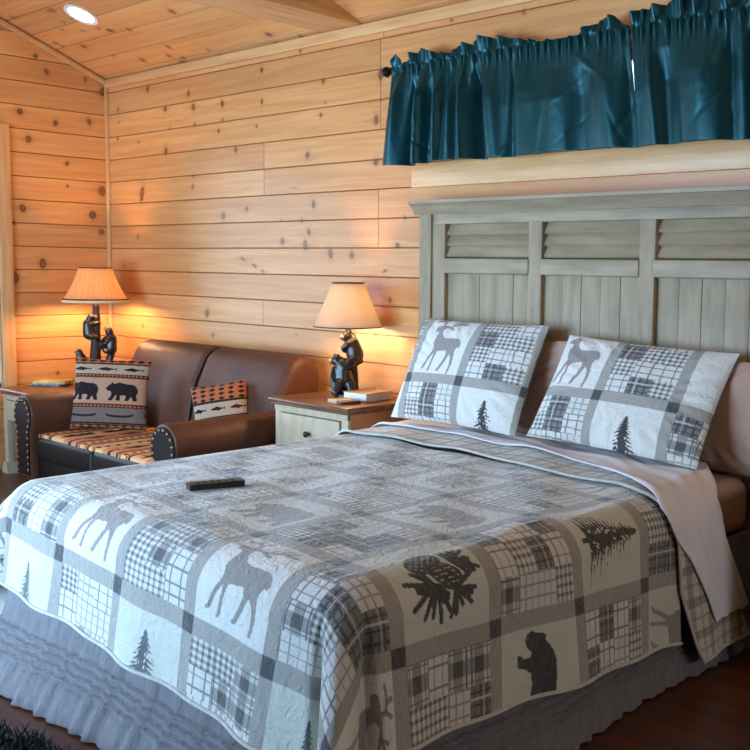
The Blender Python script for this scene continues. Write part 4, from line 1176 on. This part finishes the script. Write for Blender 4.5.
def seat_cushion(x0, x1):
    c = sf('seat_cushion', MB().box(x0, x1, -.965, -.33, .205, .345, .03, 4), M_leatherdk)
    nx, ny = 180, 170
    gx, gy = np.meshgrid(np.linspace(x0+.012, x1-.012, nx), np.linspace(-.952, -.345, ny), indexing='ij')
    eu = np.minimum((gx-x0)/.06, (x1-gx)/.06).clip(0, 1); ev = np.minimum((gy+.965)/.06, (-.33-gy)/.06).clip(0, 1)
    gz = .334+.030*np.minimum(np.sqrt(1-(1-eu)**2), np.sqrt(1-(1-ev)**2))
    gz[0] = gz[-1] = .334; gz[:, 0] = gz[:, -1] = .334
    band = np.mod(gx*2.4+.15, 1)
    rust = np.array(lin(196, 128, 84)); tan = np.array(lin(218, 164, 116)); blk = np.array(lin(38, 26, 24)); red = np.array(lin(142, 62, 44))
    Cc = np.empty(gx.shape+(3,)); Cc[:] = tan
    Cc[band < .34] = rust
    Cc[(np.abs(band-.36) < .025) | (np.abs(band-.64) < .025)] = blk
    Cc[(np.abs(band-.42) < .02) | (np.abs(band-.58) < .02)] = red
    z = np.mod(gy*22, 1)
    Cc[(np.abs(band-.5) < .05) & (np.abs(z-.5) < .30*(1-np.abs(band-.5)/.05))] = blk
    m1 = (band > .68); U_ = np.mod(gy*4.2, 1); V_ = (band-.68)/.32
    Cc[m1 & in_poly(BEAR, U_, V_)] = blk
    m2 = (band < .33); U_ = np.mod(gy*5+.4, 1); V_ = band/.33
    Cc[m2 & in_poly(FISH, U_, V_)] = blk
    me = np_mesh('seat_fabric', np.stack([gx-1.49, gy+.5, gz], -1).reshape(-1, 3), grid_faces(nx, ny))
    attr_color(me, 'col', Cc.reshape(-1, 3)); attr_vec(me, 'cloth', np.stack([gx, gy, gx*0], -1).reshape(-1, 3))
    o = link('seat_fabric', me, M_seat, c); o['label'] = 'rust woven fabric top with dark animal figures'
seat_cushion(.884, 1.512); seat_cushion(1.518, 2.156)
for x in (.79, 2.25):
    for y in (-.90, -.16):
        sf('foot', MB().lathe([(.022, 0), (.03, .02), (.034, .11)], c=(x, y, 0), n=16), M_iron)

# throw pillows
T_TAN = np.array(lin(172, 132, 104)); T_LT = np.array(lin(170, 146, 122)); T_BLK = np.array(lin(34, 26, 27)); T_RED = np.array(lin(140, 60, 42)); T_GREY = np.array(lin(112, 95, 86)); T_OR = np.array(lin(164, 94, 58))
def bear_fabric(wd, ht):
    def f(X, Y):
        v = Y/ht; u = X/wd
        C = np.empty(X.shape+(3,)); C[:] = T_LT
        def band(a, b): return (v >= a) & (v < b)
        def zig(a, b, base, fg, n):
            m = band(a, b); C[m] = base
            w = (v-a)/(b-a); q = np.abs(np.mod(u*n, 1)*2-1)
            C[m & (np.abs(w-.5) < .34*q)] = fg
        C[band(0, .08)] = T_OR; zig(.02, .075, T_BLK, T_OR, 9)
        C[band(.08, .10)] = T_BLK
        C[band(.10, .30)] = T_GREY
        mk = band(.11, .29); U_ = np.mod(u*2.1+.1, 1)*1.25-.12; V_ = (v-.11)/.20
        C[mk & in_poly(CANOE, U_, V_)] = T_BLK
        zig(.30, .345, T_BLK, T_OR, 20); C[band(.345, .355)] = T_RED
        mk = band(.355, .71); C[mk] = T_TAN
        U_ = np.mod(u*2.0+.14, 1)*1.10-.05; V_ = (v-.32)/.42
        C[mk & in_poly(BEAR, U_, V_)] = T_BLK
        C[band(.71, .72)] = T_RED; zig(.72, .765, T_BLK, T_OR, 20)
        C[band(.765, .90)] = T_LT
        mk = band(.77, .895); U_ = np.mod(u*3.0+.1, 1)*1.2-.1; V_ = (v-.77)/.125
        C[mk & in_poly(FISH, U_, V_)] = T_BLK
        C[band(.90, .92)] = T_BLK; C[band(.92, 1.1)] = T_OR; zig(.92, .99, T_OR, T_BLK, 8)
        return C
    return f
M_throw = attr_mat('woven_lodge_pillow', .9, bscale=(120, 120, 120), bstr=.25, bdist=.002)
me = pillow_mesh('throw_pillow', .435, .415, .13, bear_fabric(.435, .415), n=220, m=210, pinch=.05, seed=3, wrinkle=.004)
o = link('throw_pillow', me, M_throw); tag(o, 'square tan throw pillow woven with walking black bears and canoes, on the loveseat', 'pillow')
vx = Vector((.72, .69, -.03)); 
pose(o, (1.058, -.595, .568), vx, (-.16, .17, 1))
def fish_fabric(wd, ht):
    def f(X, Y):
        v = Y/ht; u = X/wd
        C = np.empty(X.shape+(3,)); C[:] = T_LT
        mk = (v > .68); C[mk] = T_OR
        q = np.mod(u*6, 1); w = np.mod(v*12, 1)
        C[mk & (np.abs(q-.5)+np.abs(w-.5) < .38)] = T_BLK
        C[(np.abs(v-.66) < .018)] = T_BLK
        mk = (v > .42) & (v < .64); U_ = np.mod(u*3, 1)*1.2-.1; V_ = (v-.44)/.18
        C[mk & in_poly(FISH, U_, V_)] = T_BLK
        C[(v > .30) & (v < .40)] = T_BLK
        C[(v > .32) & (v < .38) & (np.mod(u*18, 1) < .55)] = T_OR
        C[v < .28] = T_TAN
        return C
    return f
me = pillow_mesh('throw_pillow', .30, .30, .14, fish_fabric(.30, .30), n=150, m=150, pinch=.05, seed=6, wrinkle=.004)
o = link('throw_pillow', me, M_throw); tag(o, 'small fish-patterned throw pillow peeking over the right arm of the loveseat', 'pillow')
pose(o, (1.925, -.44, .545), (.70, .66, .16), (-.20, .10, 1))

# ------------------------------------------------------------------ small things on the tables
bk_ = empty('hardcover_book', (2.728, -.285, .670), math.radians(4)); tag(bk_, 'thick book with white page edges and tan cover lying on the nightstand beside the lamp', 'book')
MB().box(0, .150, 0, .180, .002, .040, .002).build('pages', M_paper, bk_)
MB().box(-.003, .153, -.003, .183, .040, .0435, .001).box(-.003, .153, -.003, .183, 0, .002).build('cover', M_cover, bk_)
sb = empty('wooden_box', (2.735, -.395, .670), math.radians(-11)); tag(sb, 'small flat tan wooden box at the front edge of the nightstand', 'box')
MB().box(0, .085, 0, .105, 0, .017, .002).build('body', M_tan, sb)
MB().box(.085, .135, 0, .105, 0, .016, .002).build('end_block', M_tandk, sb)
lf = MB().box(-.105, .105, -.075, .075, 0, .014, .001).build('leaflet', M_blueleaf); lf.location = (.135, -.50, .535); lf.rotation_euler = (0, 0, .5)
tag(lf, 'blue grey leaflet under the yellow one on the end table', 'leaflet')
lf = MB().box(-.10, .10, -.085, .085, 0, .016, .001).build('leaflet', M_yellow); lf.location = (.160, -.50, .5494); lf.rotation_euler = (0, 0, .8)
tag(lf, 'yellow leaflet lying on top of the stack on the end table', 'leaflet')

# dark shaggy rug at the foot of the bed
mb = []
rgn = np.random.default_rng(5)
n = 20000
cx = rgn.uniform(2.55, 4.2, n); cy = rgn.uniform(-3.3, -2.335, n)
edge = -2.395+.13*(cx-3.6)+.01*np.sin(cx*15)
keep = cy < edge; cx, cy = cx[keep], cy[keep]; n = len(cx)
a = rgn.uniform(0, 2*PI, n); ln = rgn.uniform(.02, .045, n); w = .004
hx, hy = np.cos(a), np.sin(a)
b0 = np.stack([cx-hy*w, cy+hx*w, np.full(n, .012)], -1); b1 = np.stack([cx+hy*w, cy-hx*w, np.full(n, .012)], -1)
t1 = np.stack([cx+hx*ln*.8+hy*w*.2, cy+hy*ln*.8-hx*w*.2, .012+ln*.8], -1); t0 = np.stack([cx+hx*ln*.8-hy*w*.2, cy+hy*ln*.8+hx*w*.2, .012+ln*.8], -1)
V = np.stack([b0, b1, t1, t0], 1).reshape(-1, 3)
F = np.arange(4*n).reshape(-1, 4)
base_u = np.linspace(2.53, 4.22, 40); base = []
for x in base_u: base += [(x, -3.32, .001), (x, -2.415+.13*(x-3.6), .001), (x, -2.42+.13*(x-3.6), .008), (x, -3.31, .008)]
base = np.array(base); nb0 = len(V); Fb = []
for k in range(39):
    for q in range(4): Fb.append([nb0+4*k+q, nb0+4*k+(q+1) % 4, nb0+4*k+4+(q+1) % 4, nb0+4*k+4+q])
me = np_mesh('shaggy_rug', np.concatenate([V, base]), np.concatenate([F, np.array(Fb)]))
o = link('shaggy_rug', me, M_rug, smooth=False); tag(o, 'dark shaggy rug on the wooden floor at the foot of the bed', 'rug')

# ------------------------------------------------------------------ light
wd = bpy.data.worlds.new('sky'); SC.world = wd; wd.use_nodes = True
bg = wd.node_tree.nodes['Background']; bg.inputs[0].default_value = (.72, .86, 1, 1); bg.inputs[1].default_value = 4.0
def area(name, loc, rot, sx, sy, e, col, portal=False):
    ld = bpy.data.lights.new(name, 'AREA'); ld.shape = 'RECTANGLE'; ld.size = sx; ld.size_y = sy; ld.energy = e; ld.color = col
    o = bpy.data.objects.new(name, ld); COL.objects.link(o); o.location = loc; o.rotation_euler = rot
    return o
area('daylight_glass_doors', ((FX0+FX1)/2, RY-.16, (FZ0+FZ1)/2), (-PI/2, 0, PI), FX1-FX0, FZ1-FZ0, 330, (.37, .65, 1))
area('daylight_left_window', (-.16, -(LY0+LY1)/2, (LZ0+LZ1)/2), (0, -PI/2, 0), LZ1-LZ0, LY1-LY0, 60, (.42, .70, 1))

area('fill_light_right_window', (RX+.16, -(QY0+QY1)/2, (QZ0+QZ1)/2), (0, PI/2, 0), QZ1-QZ0, QY1-QY0, 34, (1, .92, .82))  # weak fill added for the bed's right side, behind the made-up window

# ------------------------------------------------------------------ camera
p = dict(f=1030.076, px=470.40, py=374.91, yaw=-.732806, pit=.103995, rol=-.0149437)
cam = bpy.data.cameras.new('camera'); co = bpy.data.objects.new('camera', cam); COL.objects.link(co)
Fv = Vector((math.sin(p['yaw'])*math.cos(p['pit']), math.cos(p['yaw'])*math.cos(p['pit']), -math.sin(p['pit'])))
R0 = Vector((math.cos(p['yaw']), -math.sin(p['yaw']), 0)); D0 = Fv.cross(R0)
c, s = math.cos(p['rol']), math.sin(p['rol'])
Rr = c*R0+s*D0; Dd = -s*R0+c*D0
Up = -Dd
co.matrix_world = Matrix(((Rr.x, Up.x, -Fv.x, 6.521978), (Rr.y, Up.y, -Fv.y, -3.580483), (Rr.z, Up.z, -Fv.z, 1.323111), (0, 0, 0, 1)))
cam.sensor_width = 36; cam.sensor_fit = 'HORIZONTAL'; cam.lens = p['f']/750*36
cam.shift_x = (375-p['px'])/750; cam.shift_y = (p['py']-375)/750
cam.clip_start = .05
SC.camera = co
SC.view_settings.view_transform = 'Standard'; SC.view_settings.look = 'None'; SC.view_settings.gamma = 1; SC.view_settings.use_curve_mapping = False
SC.view_settings.exposure = 0.0
SC.cycles.use_denoising = True
SC.cycles.max_bounces = 10
SC.cycles.sample_clamp_indirect = 6
